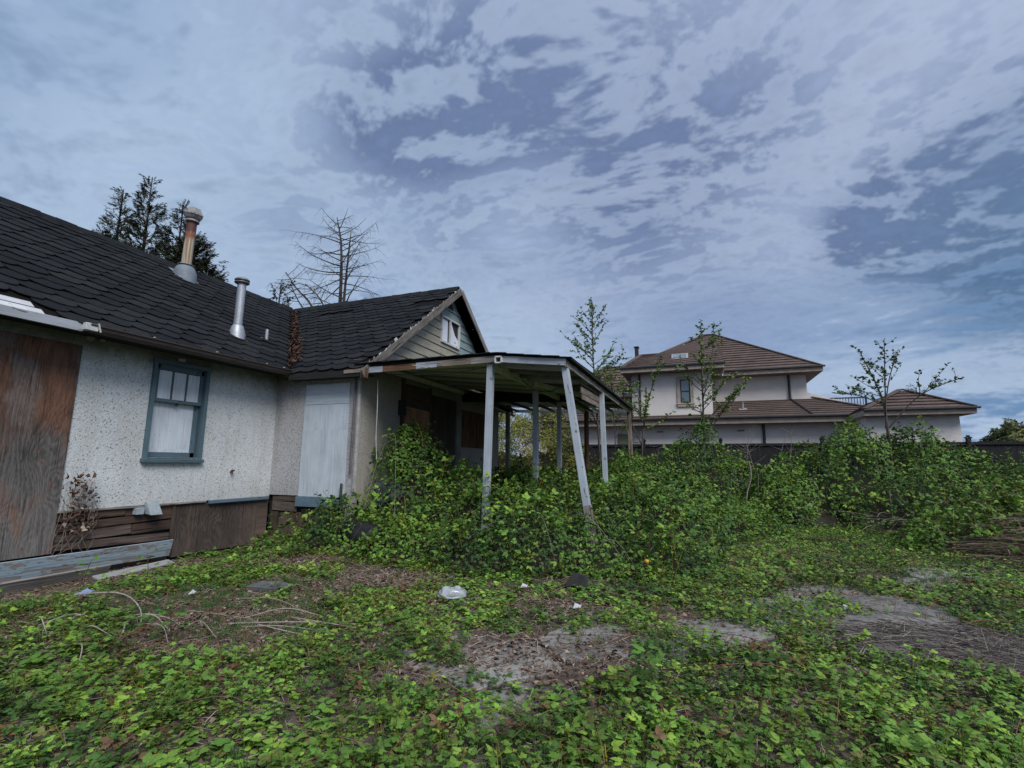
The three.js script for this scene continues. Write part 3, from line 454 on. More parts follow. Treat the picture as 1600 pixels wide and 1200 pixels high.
  for (const [t, a] of [[0.25, 0.4], [0.42, -0.2], [0.55, 0.2], [0.73, 0.9]]) { const p = Q(t); part('paint_flake', bx(0.02, 0.015, a === 0.9 ? 0.16 : 0.05, p[0] - 0.12, p[1] - 0.01, p[2] + 0.02, [a * 0.3, 0.2, 0], 0.002), MT.whiteTrim, house); }
}
// flues
{
  const lathe = (pts, n = 16, flat = false) => { const q = nonIndexed(new THREE.LatheGeometry(pts.map((p) => new THREE.Vector2(...p)), n)); if (flat) q.computeVertexNormals(); return q; };
  const rustT = new Tex(256, 512, (u, v) => { const s = fbm(u * 9, v * 1.6, 4), st = fbm(u * 26, v * 1.2 + 4, 3); let c = mix3([0.38, 0.36, 0.30], [0.25, 0.15, 0.075], sstep(0.42, 0.60, st)); c = mix3(c, [0.45, 0.43, 0.38], sstep(0.55, 0.7, s) * 0.6); c = mix3(c, [0.085, 0.03, 0.022], sstep(0.72, 0.80, v + 0.1 * (st - 0.5))); c = mix3(c, [0.20, 0.07, 0.03], sstep(0.62, 0.72, v + 0.15 * (s - 0.5)) * sstep(0.82, 0.74, v)); return [...c, s]; });
  const rusty = mat({ map: rustT.map(1, 1), bumpMap: rustT.bump(), bumpScale: 0.002, roughness: 0.7 });
  const f1 = part('flue_pipe', lathe([[0.10, -0.15], [0.10, 0.1], [0.098, 0.8], [0.10, 1.25]], 20).rotateZ(-0.035).translate(-10.72, 5.66, -7.17), rusty, house, 'tall rusty flue pipe near the main ridge');
  part('flue_cap', merge([lathe([[0.105, 0], [0.16, 0.03], [0.215, 0.12], [0.20, 0.15], [0.13, 0.28], [0.0, 0.29]], 6, true), lathe([[0.115, -0.06], [0.14, -0.05], [0.14, -0.01], [0.115, 0]], 16), bx(0.02, 0.07, 0.13, 0.165, 0.13, 0.09, [0, -0.5, 0]), bx(0.13, 0.07, 0.02, -0.02, 0.17, 0.18)]).rotateZ(-0.05).translate(-10.67, 6.93, -7.17), plain([0.33, 0.32, 0.31], { metalness: 0.3, roughness: 0.6 }), f1);
  part('storm_collar', lathe([[0.10, 0], [0.17, -0.02], [0.175, -0.04], [0.10, -0.03]], 20).translate(-10.72, 5.86, -7.17), plain([0.25, 0.25, 0.25], { metalness: 0.4, roughness: 0.6 }), f1);
  part('flashing', merge([lathe([[0.13, 0.19], [0.19, 0.1], [0.235, -0.02], [0.24, -0.25]], 20).translate(-10.72, 5.66, -7.17), bx(0.50, 0.012, 0.46, -10.74, 5.60, -7.17, [0, 0, -0.623], 0.003)]), plain([0.22, 0.26, 0.30], { metalness: 0.2, roughness: 0.7 }), f1);
  const f2 = part('flue_pipe', lathe([[0.082, -0.2], [0.082, 0.2], [0.084, 0.21], [0.080, 0.22], [0.080, 1.02]], 20).translate(-8.43, 3.95, -6.79), MT.metal, house, 'galvanised flue pipe low on the main roof');
  part('flue_cap', merge([lathe([[0.08, 0], [0.10, 0.01], [0.135, 0.03], [0.14, 0.045], [0.09, 0.055], [0.09, 0.07], [0.135, 0.075], [0.14, 0.095], [0.11, 0.125], [0, 0.135]], 20)]).translate(-8.43, 4.95, -6.79), plain([0.24, 0.25, 0.26], { metalness: 0.4, roughness: 0.5 }), f2);
  part('flashing', merge([lathe([[0.085, 0.16], [0.11, 0.13], [0.15, -0.02], [0.16, -0.2]], 20).translate(-8.43, 3.95, -6.79)]), MT.metal, f2);
  part('flashing', bx(0.45, 0.012, 0.46, -8.42, 3.885, -6.79, [0, 0, -0.623], 0.004), plain([0.30, 0.16, 0.10], { roughness: 0.8 }), f2, 'rust-stained flashing plate');
  const f3 = part('vent_pipe', lathe([[0.035, -0.1], [0.035, 0.22], [0.028, 0.22], [0.028, 0.1]], 12).translate(-8.62, 4.05, -7.66), MT.metal, house, 'short plumbing vent beside the roof valley');
  part('flashing', bx(0.26, 0.012, 0.26, -8.62, 4.035, -7.66, [0, 0.2, -0.623], 0.003), plain([0.42, 0.43, 0.43], { metalness: 0.3, roughness: 0.6 }), f3);
}

// ---------------------------------------------------------------- the sagging lean-to porch
{
  const porch = thing('porch_canopy', 'sagging lean-to porch canopy on painted timber posts beside the gable', 'porch', [-3.2, 0, -11]);
  const O = porch.position, P = (name, g, m, label, parent = porch) => { g.translate(-O.x, -O.y, -O.z); return part(name, g, m, parent, label); };
  const XW = -5.93, XB = -3.14, XE = -1.90, ZF = -7.30, ZB = -14.85, ZM = -11.75;
  // height of the roof's underside
  const roofY = (x, z) => { const front = sstep(-8.6, -7.25, z), wallY = lerp(3.46, 3.19, front), brk = 3.19 + 0.02 * Math.sin(z * 0.8), edge = 3.05 + 0.02 * Math.sin(z * 1.3 + 1); return x < XB ? lerp(wallY, brk, (x - XW) / (XB - XW)) : lerp(brk, edge, (x - XB) / (XE - XB)); };
  // roofing: one strip after another, each lapping the last
  {
    const gR = rngOf(6), strip = (xa, xb, z0, z1, lift) => { const n = 5, g = new THREE.BoxGeometry(xb - xa, 0.012, z0 - z1, 2, 1, n).translate((xa + xb) / 2, 0, (z0 + z1) / 2), p = g.attributes.position; for (let i = 0; i < p.count; i++) { const x = p.getX(i), z = p.getZ(i); p.setY(i, p.getY(i) + roofY(x, z) + 0.052 + lift + 0.012 * (x - xa) / (xb - xa) + rr(-0.003, 0.003, gR)); } g.computeVertexNormals(); return nonIndexed(g); };
    let x = XW - 0.0; const ends = []; while (x < XE + 0.05) { ends.push(x); x += 0.30; }
    for (const a of ends) P('roofing_strip', strip(a, Math.min(a + 0.34, XE + 0.09), ZF + 0.06 + rr(-0.015, 0.02, gR), ZB - 0.05, rr(0, 0.004, gR)), MT.shingle[Math.floor(gR() * 3)]);
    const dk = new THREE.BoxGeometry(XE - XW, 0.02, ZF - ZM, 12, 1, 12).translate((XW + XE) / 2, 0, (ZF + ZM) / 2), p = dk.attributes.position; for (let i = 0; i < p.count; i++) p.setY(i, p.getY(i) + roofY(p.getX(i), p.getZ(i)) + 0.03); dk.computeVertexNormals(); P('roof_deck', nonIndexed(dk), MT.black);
  }
  // front boards, the first one weathered bare in patches
  const F = (x0, x1, y0, y1, m, label) => P('fascia', beam([x0, y0, ZF], [x1, y1, ZF], 0.028, 0.11), m, label);
  F(-5.62, -5.32, 3.125, 3.125, MT.fasciaPaint, 'short grey-blue painted end of the front board'); F(-5.318, -4.62, 3.125, 3.135, MT.redWood, 'bare reddish stretch of the front board'); F(-4.618, -4.20, 3.135, 3.142, MT.fasciaPaint); F(-4.198, -3.55, 3.142, 3.15, MT.bare); F(-3.548, -3.10, 3.15, 3.155, MT.grey);
  const gF = rngOf(3); for (let k = 0; k < 7; k++) P('paint_flake', bx(rr(0.05, 0.18, gF), rr(0.01, 0.03, gF), 0.006, rr(-4.8, -4.15, gF), 3.14 + rr(-0.04, 0.04, gF), ZF + 0.018, [0.2, 0, rr(-0.2, 0.2, gF)], 0.002), gF() < 0.5 ? MT.whiteTrim : MT.fasciaPaint);
  F(-3.098, -1.90, 3.155, 3.02, MT.fasciaPaint, 'grey-blue painted front board falling to the outer corner');
  P('rusted_bracket', bx(0.10, 0.20, 0.10, -5.66, 3.06, -7.22, null, 0.01), MT.redWood);
  const sq = merge([bx(0.13, 0.022, 0.07, -3.02, 3.175, ZF + 0.05), bx(0.13, 0.022, 0.07, -3.02, 3.075, ZF + 0.05), bx(0.022, 0.122, 0.07, -3.074, 3.125, ZF + 0.05), bx(0.022, 0.122, 0.07, -2.966, 3.125, ZF + 0.05)]); P('square_outlet', sq, MT.whiteTrim, 'small square white outlet frame on the front board');
  P('outlet_back', bx(0.10, 0.10, 0.004, -3.02, 3.125, ZF + 0.02, null, 0), MT.darkWood);
  // eaves board along the outer edge, broken into lengths
  P('fascia', beam([XE, 3.00, ZF - 0.02], [XE - 0.01, 3.01, -10.5], 0.03, 0.11), MT.grey); P('fascia', beam([XE - 0.01, 3.01, -10.505], [XE, 3.0, -12.6], 0.03, 0.12), MT.grey); P('fascia', beam([XE, 3.0, -12.605], [XE, 3.01, ZB], 0.03, 0.13), MT.darkWood, 'dark stained far end of the eaves board');
  P('roof_edge', beam([XE + 0.06, 3.085, ZF], [XE + 0.06, 3.08, ZB], 0.06, 0.04), MT.black);
  // ceiling boards running out from the wall
  for (let z = -7.55, k = 0; z > ZM + 0.1; z -= 0.262, k++) { const y0 = roofY(XW, z) - 0.035, y1 = roofY(XB, z) - 0.03; P('ceiling_board', beam([XW + 0.03, y0, z - 0.13], [XB - 0.18, y1, z - 0.13], 0.238, 0.014, 0.004, null, (RP() - 0.5) * 0.03), k % 3 === 1 ? MT.siding : k % 5 === 2 ? MT.whiteTrim : MT.greenBoard); }
  // beam over the inner posts, joists beyond it
  P('beam', beam([-3.25, 3.10, -7.45], [-3.25, 3.06, ZB], 0.06, 0.14), MT.greenBoard);
  for (let z = -7.75, k = 0; z > -14.5; z -= 0.52, k++) P('joist', beam([-3.2, roofY(-3.2, z) - 0.05, z], [XE - 0.03, roofY(XE, z) - 0.045, z - 0.02], 0.045, 0.09), k % 3 ? MT.grey : MT.whiteTrim);
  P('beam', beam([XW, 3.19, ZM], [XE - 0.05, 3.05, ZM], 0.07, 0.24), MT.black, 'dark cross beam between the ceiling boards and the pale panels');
  P('beam', beam([-3.02, 3.02, -9.2], [-2.1, 2.94, -11.6], 0.06, 0.09), MT.greenBoard, 'slanting brace under the joists');
  // pale translucent corrugated panels over the far bay, on rafters
  {
    const pale = new THREE.MeshPhysicalMaterial({ color: new THREE.Color().setRGB(0.80, 0.82, 0.74), map: stainMap, roughness: 0.95, transmission: 0.7, thickness: 0, side: D });
    for (let k = 0; k < 5; k++) { const w = 0.80, x0 = XW + 0.05 + k * 0.79, g = new THREE.PlaneGeometry(w, 3.5, 28, 6).rotateX(-Math.PI / 2).translate(x0 + w / 2, 0, ZM - 1.72), p = g.attributes.position; for (let i = 0; i < p.count; i++) { const x = p.getX(i); p.setY(i, 3.27 - 0.035 * (x - XW) + 0.012 * Math.sin(x * 62) + 0.02 * Math.sin(p.getZ(i) * 2 + k)); } g.computeVertexNormals(); P('roof_panel', nonIndexed(g), pale); }
    for (let x = -5.6; x < -2.0; x += 0.62) P('rafter', beam([x, 3.20 - 0.035 * (x - XW), ZM - 0.05], [x + 0.02, 3.17 - 0.035 * (x - XW), ZM - 3.4], 0.04, 0.07), MT.darkWood);
    P('fascia', beam([-5.75, 3.17, ZM - 3.45], [-1.95, 3.03, ZM - 3.45], 0.03, 0.10), MT.postPaint);
  }
  // boards hanging under the outer edge
  P('hanging_board', beam([-1.98, 2.90, -8.62], [-1.98, 2.93, -10.4], 0.03, 0.05), MT.darkWood); P('hanging_board', beam([-1.99, 2.79, -8.72], [-1.99, 2.81, -10.46], 0.025, 0.12), MT.bare, 'weathered board hanging inside the outer edge'); P('hanging_board', beam([-1.985, 2.67, -8.78], [-1.985, 2.68, -10.4], 0.025, 0.10), MT.bare); P('hanging_board', beam([-2.3, 2.74, -9.2], [-2.24, 2.70, -12.3], 0.09, 0.04, 0.004, null, 0.5), MT.grey);
  P('hanging_board', slab([[0, 0], [0.05, 0.02], [0.10, -0.22], [0.07, -0.36], [0.03, -0.2]], 0.01).rotateY(0.6).translate(-5.4, 2.98, -13.6), MT.grey, 'torn strip dangling from the far ceiling'); P('hanging_board', beam([-5.75, 3.12, -13.3], [-5.2, 2.86, -13.8], 0.02, 0.07), MT.whiteTrim);
  // posts
  const post = (a, b, s, m, label) => P('post', beam(a, b, s, s, 0.006), m, label);
  post([-3.28, -0.05, -7.38], [-3.225, 3.085, -7.40], 0.105, MT.postPaint, 'grey-blue painted post at the front break of the roof');
  post([-1.50, -0.05, -7.42], [-1.945, 2.965, -7.42], 0.105, MT.postPaint, 'leaning post at the outer front corner, bare wood at its foot');
  P('post_sleeve', beam([-1.49, -0.06, -7.418], [-1.618, 0.84, -7.418], 0.109, 0.109, 0.006), MT.grey);
  post([-1.86, -0.05, -10.42], [-1.93, 2.96, -10.42], 0.10, MT.postPaint, 'upright grey-blue post in the middle of the outer row');
  post([-1.88, -0.05, -14.75], [-1.93, 2.98, -14.75], 0.11, MT.bare, 'unpainted brown post at the far outer corner');
  post([-3.3, -0.05, -10.05], [-3.3, 3.02, -10.05], 0.11, MT.postPaint, 'inner post nearer the front, in the shade of the roof'); post([-3.3, -0.05, -11.95], [-3.3, 3.0, -11.95], 0.10, MT.postPaint, 'inner post farther back, in the shade of the roof');
  P('post', tube([[-3.22, -0.05, -14.7], [-3.2, 3.05, -14.7]], 0.075, 0.07, 10), MT.redWood, 'rust-red round post at the back of the porch');
  P('post', beam([-5.72, -0.05, -14.6], [-5.74, 3.05, -14.6], 0.12, 0.12), plain([0.30, 0.31, 0.27]));
  P('cable', tube(curve([[-5.2, 3.03, -7.36], [-4.6, 2.99, -7.36], [-4.0, 2.98, -7.36], [-3.3, 3.04, -7.36]], 14), 0.008, 0.008, 5), MT.dark); P('cable', tube(curve([[-3.1, 3.02, -8.6], [-2.95, 2.86, -8.9], [-2.75, 2.84, -9.1], [-2.6, 2.95, -9.4]], 10), 0.008, 0.008, 5), MT.dark);
}
tag(part('hanging_cord', tube(curve([[-5.60, 2.98, -7.55], [-5.595, 2.4, -7.57], [-5.60, 1.9, -7.58], [-5.575, 1.5, -7.6]], 12), 0.009, 0.009, 6), MT.cord, scene), 'white cord hanging down before the shaded porch wall', 'cord');

// ---------------------------------------------------------------- the neighbours' stucco house beyond the fence
{
  const nh = thing('neighbouring_house', 'two-storey beige stucco house with brown tiled hip roofs beyond the black fence', 'house', [0, 0, -25]);
  const P = (name, g, m, label, parent = nh) => { g.translate(0, 0, 25); return part(name, g, m, parent, label); };
  const st = new Tex(512, 512, (u, v) => { const n = fbm(u * 6, v * 6, 5), f = vn(u * 160, v * 160), k = 0.92 + 0.14 * (n - 0.5) + 0.16 * (f - 0.5); return [0.64 * k, 0.60 * k, 0.57 * k, f]; });
  const stucco2 = mat({ map: st.map(0.5, 0.5), bumpMap: st.bump(0.5, 0.5), bumpScale: 0.006 }), fasciaM = plain([0.46, 0.375, 0.31]), soff = plain([0.20, 0.17, 0.15]), quoin = plain([0.52, 0.49, 0.46]), blackM = plain([0.018, 0.018, 0.02], { roughness: 0.5 }), sillM = plain([0.48, 0.40, 0.33]);
  const tileT = new Tex(512, 512, (u, v) => { const n = fbm(u * 8, v * 4, 4), j = Math.abs(((u * 12) % 1) - 0.5) > 0.46 ? 0.55 : 1, t = TAB[(Math.floor(u * 12) * 37 + Math.floor(v * 8) * 911) & 65535]; const k = (0.65 + 0.5 * t * 0.6 + 0.5 * (n - 0.5)) * j; return [0.112 * k, 0.077 * k, 0.064 * k, n * j]; });
  const tileM = mat({ map: tileT.map(1 / 3, 1 / 2.4), bumpMap: tileT.bump(1 / 3, 1 / 2.4), bumpScale: 0.02, roughness: 0.85 });
  const box = (x0, x1, y0, y1, z0, z1, b = 0) => bx(x1 - x0, y1 - y0, z0 - z1, (x0 + x1) / 2, (y0 + y1) / 2, (z0 + z1) / 2, null, b);
  // a roof slope as stepped courses: lower edge a-b, upper edge d-c
  function courses(a, b, c, d, n) {
    const A = V(...a), B = V(...b), C = V(...c), E = V(...d), N = B.clone().sub(A).cross(E.clone().sub(A)); if (N.lengthSq() < 1e-6) N.copy(B.clone().sub(A).cross(C.clone().sub(A))); N.normalize(); if (N.y < 0) N.negate();
    const pos = [], uv = [], L = A.distanceTo(E);
    for (let k = 0; k < n; k++) {
      const t0 = k / n, t1 = (k + 1.06) / n, l0 = A.clone().lerp(E, t0), r0 = B.clone().lerp(C, t0), l1 = A.clone().lerp(E, Math.min(1, t1)), r1 = B.clone().lerp(C, Math.min(1, t1)), h = 0.055;
      const l0u = l0.clone().addScaledVector(N, h), r0u = r0.clone().addScaledVector(N, h);
      const quad = (p, q, r, s, v0, v1) => { for (const [o, x, v] of [[p, 0, v0], [q, 1, v0], [r, 1, v1], [p, 0, v0], [r, 1, v1], [s, 0, v1]]) { pos.push(o.x, o.y, o.z); uv.push(A.distanceTo(B) * 0 + o.x * 0.7 + o.z * 0.7 + (k % 2) * 0.12, v); } };
      quad(l0u, r0u, r1.clone().addScaledVector(N, 0.004), l1.clone().addScaledVector(N, 0.004), t0 * L, t1 * L); quad(l0, r0, r0u, l0u, t0 * L, t0 * L + 0.03);
    }
    const g = new THREE.BufferGeometry(); g.setAttribute('position', new THREE.Float32BufferAttribute(pos, 3)); g.setAttribute('uv', new THREE.Float32BufferAttribute(uv, 2)); g.computeVertexNormals(); return g;
  }
  const hipCap = (a, b) => beam(a, b, 0.22, 0.07, 0.02);
  // walls
  P('wall', box(-9, 7.6, 0, 3.6, -24.4, -36), stucco2); P('wall', box(-2.98, 0.65, 3.6, 5.84, -24.4, -30), stucco2); P('wall', box(0.652, 4.95, 3.6, 5.84, -26.8, -36), stucco2); P('wall', box(-9, -3.0, 3.6, 5.5, -28.2, -36), stucco2); P('wall', box(6.0, 8.86, 0, 3.52, -22.35, -30), stucco2);
  P('parapet', slab([[4.95, 3.6], [7.4, 3.6], [6.6, 4.42], [4.95, 4.95]], 0.2).translate(0, 0, -27.2), stucco2);
  // lower roof, its hip and eaves
  P('roof', merge([courses([-8, 3.53, -23.75], [7.55, 3.53, -23.75], [5.15, 4.62, -26.85], [-8, 4.62, -26.85], 9), courses([7.55, 3.53, -23.75], [7.55, 3.53, -34], [5.15, 4.62, -34], [5.15, 4.62, -26.85], 9), hipCap([7.55, 3.58, -23.75], [5.15, 4.68, -26.85])]), tileM, 'brown tiled lower roof');
  P('eaves_board', box(-8, 7.62, 3.25, 3.51, -23.72, -23.78, 0.02), fasciaM); P('gutter', box(-8, 7.7, 3.475, 3.56, -23.58, -23.715, 0.03), blackM); P('soffit', box(-8, 7.6, 3.25, 3.27, -23.78, -24.4), soff);
  // upper roofs
  const y0 = 6.05;
  const up = P('roof', merge([
    courses([0.9, y0, -26.05], [5.5, y0, -26.05], [1.06, 9.0, -30.35], [0.5, 9.0, -30.35], 17), courses([5.5, y0, -26.05], [5.5, y0, -34.5], [1.06, 9.0, -30.4], [1.06, 9.0, -30.35], 17),
    courses([-3.42, y0, -23.72], [1.2, y0, -23.72], [1.0, 9.0, -30.35], [-1.72, 7.12, -25.9], 15), courses([-3.42, y0, -23.72], [1.2, y0, -23.72], [1.2, 7.2, -26.4], [-2.72, 7.16, -26.3], 8),
    courses([1.2, y0, -23.72], [1.2, y0, -26.3], [0.9, 6.9, -26.3], [0.9, 6.9, -25.6], 4), courses([-3.42, y0, -30], [-3.42, y0, -23.72], [-2.72, 7.16, -26.3], [-2.72, 7.16, -30], 8),
    hipCap([5.5, y0 + 0.04, -26.05], [1.06, 9.05, -30.35]), hipCap([-1.72, 7.2, -26.2], [0.5, 9.05, -30.35]), hipCap([-3.42, y0 + 0.04, -23.72], [-2.72, 7.22, -26.3]), hipCap([0.5, 9.04, -30.35], [1.06, 9.04, -30.35]), hipCap([-2.72, 7.2, -26.3], [-1.6, 7.2, -26.3]),
    courses([-1.8, 7.0, -26.35], [0.9, 7.0, -26.35], [0.5, 9.0, -30.35], [0.4, 9.0, -30.35], 12)]), tileM, 'brown tiled upper hip roof');
  P('roof', merge([courses([-9, 5.4, -27.4], [-3.3, 5.4, -27.4], [-3.0, 7.25, -29.6], [-5.4, 7.25, -29.6], 9), hipCap([-5.4, 7.3, -29.6], [-2.9, 7.3, -29.6])]), tileM);
  P('eaves_board', merge([box(-9.2, -3.2, 5.12, 5.36, -27.35, -27.41, 0.02)]), fasciaM); P('soffit', box(-9.2, -3.2, 5.12, 5.14, -27.41, -28.2), soff);
  P('eaves_board', merge([box(-3.44, 1.2, 5.80, 6.03, -23.68, -23.74, 0.02), box(1.14, 1.2, 5.80, 6.03, -23.742, -26.0, 0.02), box(-3.44, -3.38, 5.80, 6.03, -23.742, -28, 0.02)]), fasciaM); P('eaves_board', merge([box(1.25, 5.54, 5.80, 6.03, -26.02, -26.08, 0.02), box(5.48, 5.54, 5.80, 6.03, -26.082, -33, 0.02)]), fasciaM);
  P('soffit', merge([box(-3.38, 1.14, 5.80, 5.82, -23.75, -24.4), box(-3.38, -2.99, 5.80, 5.82, -24.41, -28), box(0.66, 1.14, 5.80, 5.82, -24.41, -26)]), soff); P('soffit', merge([box(0.66, 5.48, 5.80, 5.82, -26.1, -26.8), box(4.96, 5.48, 5.80, 5.82, -26.81, -33)]), soff);
  P('gutter', merge([box(-3.5, 1.26, 5.99, 6.07, -23.58, -23.675, 0.02), box(1.3, 5.62, 5.99, 6.07, -25.9, -26.015, 0.02)]), blackM);
  // right wing
  P('roof', merge([courses([5.85, 3.53, -21.9], [9.2, 3.53, -21.9], [7.55, 4.36, -23.2], [7.45, 4.36, -23.2], 6), courses([9.2, 3.53, -21.9], [9.2, 3.53, -27], [7.55, 4.36, -25], [7.55, 4.36, -23.2], 6), courses([5.85, 3.53, -27], [5.85, 3.53, -21.9], [7.45, 4.36, -23.2], [7.45, 4.36, -25], 6), hipCap([9.2, 3.57, -21.9], [7.55, 4.42, -23.2]), hipCap([5.85, 3.57, -21.9], [7.45, 4.42, -23.2])]), tileM, 'small tiled hip roof of the right wing');
  P('eaves_board', merge([box(5.82, 9.2, 3.30, 3.51, -21.87, -21.93, 0.02), box(9.14, 9.2, 3.30, 3.51, -21.932, -27, 0.02), box(5.82, 5.88, 3.30, 3.51, -21.932, -27, 0.02)]), fasciaM); P('gutter', box(5.8, 9.28, 3.475, 3.55, -21.75, -21.865, 0.02), blackM); P('soffit', box(5.88, 9.14, 3.30, 3.32, -21.94, -22.35), soff);
  // window of the bay
  const win = P('window', merge([box(-0.90, -0.755, 4.32, 5.50, -24.33, -24.4, 0.01), box(-0.305, -0.16, 4.32, 5.50, -24.33, -24.4, 0.01), box(-0.90, -0.16, 5.45, 5.6, -24.325, -24.4, 0.01)]), sillM, 'tall dark sash window of the upper storey'); const wp = (n, g, m) => P(n, g, m, null, win);
  wp('sill', merge([box(-0.94, -0.12, 4.26, 4.33, -24.30, -24.4, 0.015), box(-0.90, -0.16, 4.14, 4.258, -24.32, -24.4, 0.015)]), sillM); wp('frame', merge([box(-0.752, -0.70, 4.335, 5.445, -24.36, -24.41), box(-0.36, -0.308, 4.335, 5.445, -24.36, -24.41), box(-0.699, -0.361, 5.40, 5.445, -24.36, -24.41), box(-0.699, -0.361, 4.335, 4.38, -24.36, -24.41), box(-0.699, -0.361, 4.86, 4.91, -24.36, -24.41)]), blackM);
  const gl = new THREE.MeshPhysicalMaterial({ color: new THREE.Color().setRGB(0.10, 0.14, 0.17), roughness: 0.08, clearcoat: 1, clearcoatRoughness: 0.03 }); wp('pane', box(-0.70, -0.36, 4.91, 5.40, -24.375, -24.39), gl); wp('pane', box(-0.70, -0.36, 4.38, 4.86, -24.38, -24.395), gl);
  const w2 = P('window', box(-3.9, -3.1, 3.9, 5.0, -28.13, -28.2, 0.01), blackM); P('pane', box(-3.82, -3.18, 4.45, 4.94, -28.1, -28.128), plain([0.08, 0.16, 0.19], { roughness: 0.1 }), null, w2);
  const w3 = P('window', box(-3.75, -3.25, 1.4, 2.9, -24.33, -24.4, 0.01), soff); P('pane', box(-3.70, -3.30, 1.5, 2.84, -24.31, -24.328), plain([0.16, 0.18, 0.10], { roughness: 0.2 }), null, w3);
  // skylight, chimney stub, roof vent, wall vents, downpipes, quoins, balcony rail
  const sky1 = P('skylight', bx(0.78, 0.5, 0.10, -0.72, 6.72, -25.05, [-0.85, 0, 0], 0.02), plain([0.42, 0.43, 0.43])); P('pane', bx(0.62, 0.36, 0.02, -0.72, 6.765, -25.0, [-0.85, 0, 0], 0.004), plain([0.25, 0.29, 0.33], { roughness: 0.1 }), null, sky1);
  P('chimney', merge([box(-3.02, -2.84, 6.9, 7.62, -26.2, -26.5, 0.02), box(-3.06, -2.80, 7.62, 7.68, -26.15, -26.55, 0.02)]), blackM);
  P('roof_vent', merge([bx(0.35, 0.02, 0.3, 1.95, 4.02, -25.0, [0.34, 0, 0]), nonIndexed(new THREE.CylinderGeometry(0.05, 0.05, 0.35, 10)).translate(1.95, 4.14, -25.0), nonIndexed(new THREE.CylinderGeometry(0.07, 0.07, 0.03, 10)).translate(1.95, 4.32, -25.0)]), plain([0.30, 0.30, 0.30]));
  for (const x of [-1.75, 1.75]) P('wall_vent', bx(0.30, 0.06, 0.06, x, 2.98, -24.37, null, 0.01), plain([0.25, 0.23, 0.22]));
  P('downpipe', tube([[4.2, 5.8, -26.72], [4.2, 4.64, -26.72], [4.22, 4.55, -26.5], [4.5, 3.62, -23.9]], 0.055, 0.055, 8), blackM, 'black downpipe crossing the lower roof'); P('downpipe', tube([[2.68, 3.3, -24.33], [2.68, 0, -24.33]], 0.055, 0.055, 8), blackM); P('downpipe', tube([[-2.62, 5.85, -24.33], [-2.62, 3.6, -24.33]], 0.045, 0.045, 8), blackM);
  for (let k = 0; k < 8; k++) P('quoin', box(-3.02, k % 2 ? -2.72 : -2.80, 3.62 + k * 0.265, 3.62 + k * 0.265 + 0.24, -24.35, -24.42, 0.015), quoin); for (let k = 0; k < 6; k++) P('quoin', box(-3.02, k % 2 ? -2.60 : -2.68, 1.7 + k * 0.265, 1.7 + k * 0.265 + 0.24, -24.35, -24.42, 0.015), quoin);
  P('trim', box(-3.0, 0.655, 3.60, 3.68, -24.34, -24.42, 0.01), blackM);
  const rail = P('balcony_rail', merge([box(5.9, 7.35, 4.58, 4.64, -27.0, -27.06, 0.01), box(5.9, 7.35, 4.10, 4.15, -27.0, -27.06, 0.01), box(7.31, 7.38, 3.8, 4.72, -26.99, -27.07, 0.01)]), blackM); for (let x = 5.97; x < 7.3; x += 0.115) P('baluster', box(x - 0.012, x + 0.012, 4.15, 4.58, -27.018, -27.042, 0), blackM, null, rail);
}
// ---------------------------------------------------------------- black board fence
{
  const f = thing('board_fence', 'black board fence with capped posts between the brambles and the beige house', 'fence', [0, 0, -20]);
  const bm = timber([0.016, 0.016, 0.02]), gF = rngOf(17), g0 = [0, 1, 2].map((k) => bx(0.1485, 2.05, 0.02, 0, 1.12, 0, null, 0.004)), pg = merge([bx(0.11, 2.35, 0.11, 0, 1.17, 0), bx(0.16, 0.04, 0.16, 0, 2.365, 0), bx(0.09, 0.06, 0.09, 0, 2.415, 0, null, 0.02)]);
  for (let x = -9; x < 26; x += 0.15) { if (x < -6) continue; const o = part('fence_board', g0[Math.floor(gF() * 3)], bm, f); o.position.set(x, rr(-0.01, 0.01, gF), rr(-0.004, 0.004, gF)); }
  part('fence_rail', merge([bx(32, 0.09, 0.05, 10, 2.185, 0.03), bx(32, 0.09, 0.04, 10, 0.5, -0.03)]), bm, f);
  for (const x of [-5.2, -2.06, 0.72, 4.0, 6.1, 8.05, 10.5, 13, 15.5, 18, 20.5, 23]) { const o = part('fence_post', pg, bm, f); o.position.set(x, 0, 0.06); }
}

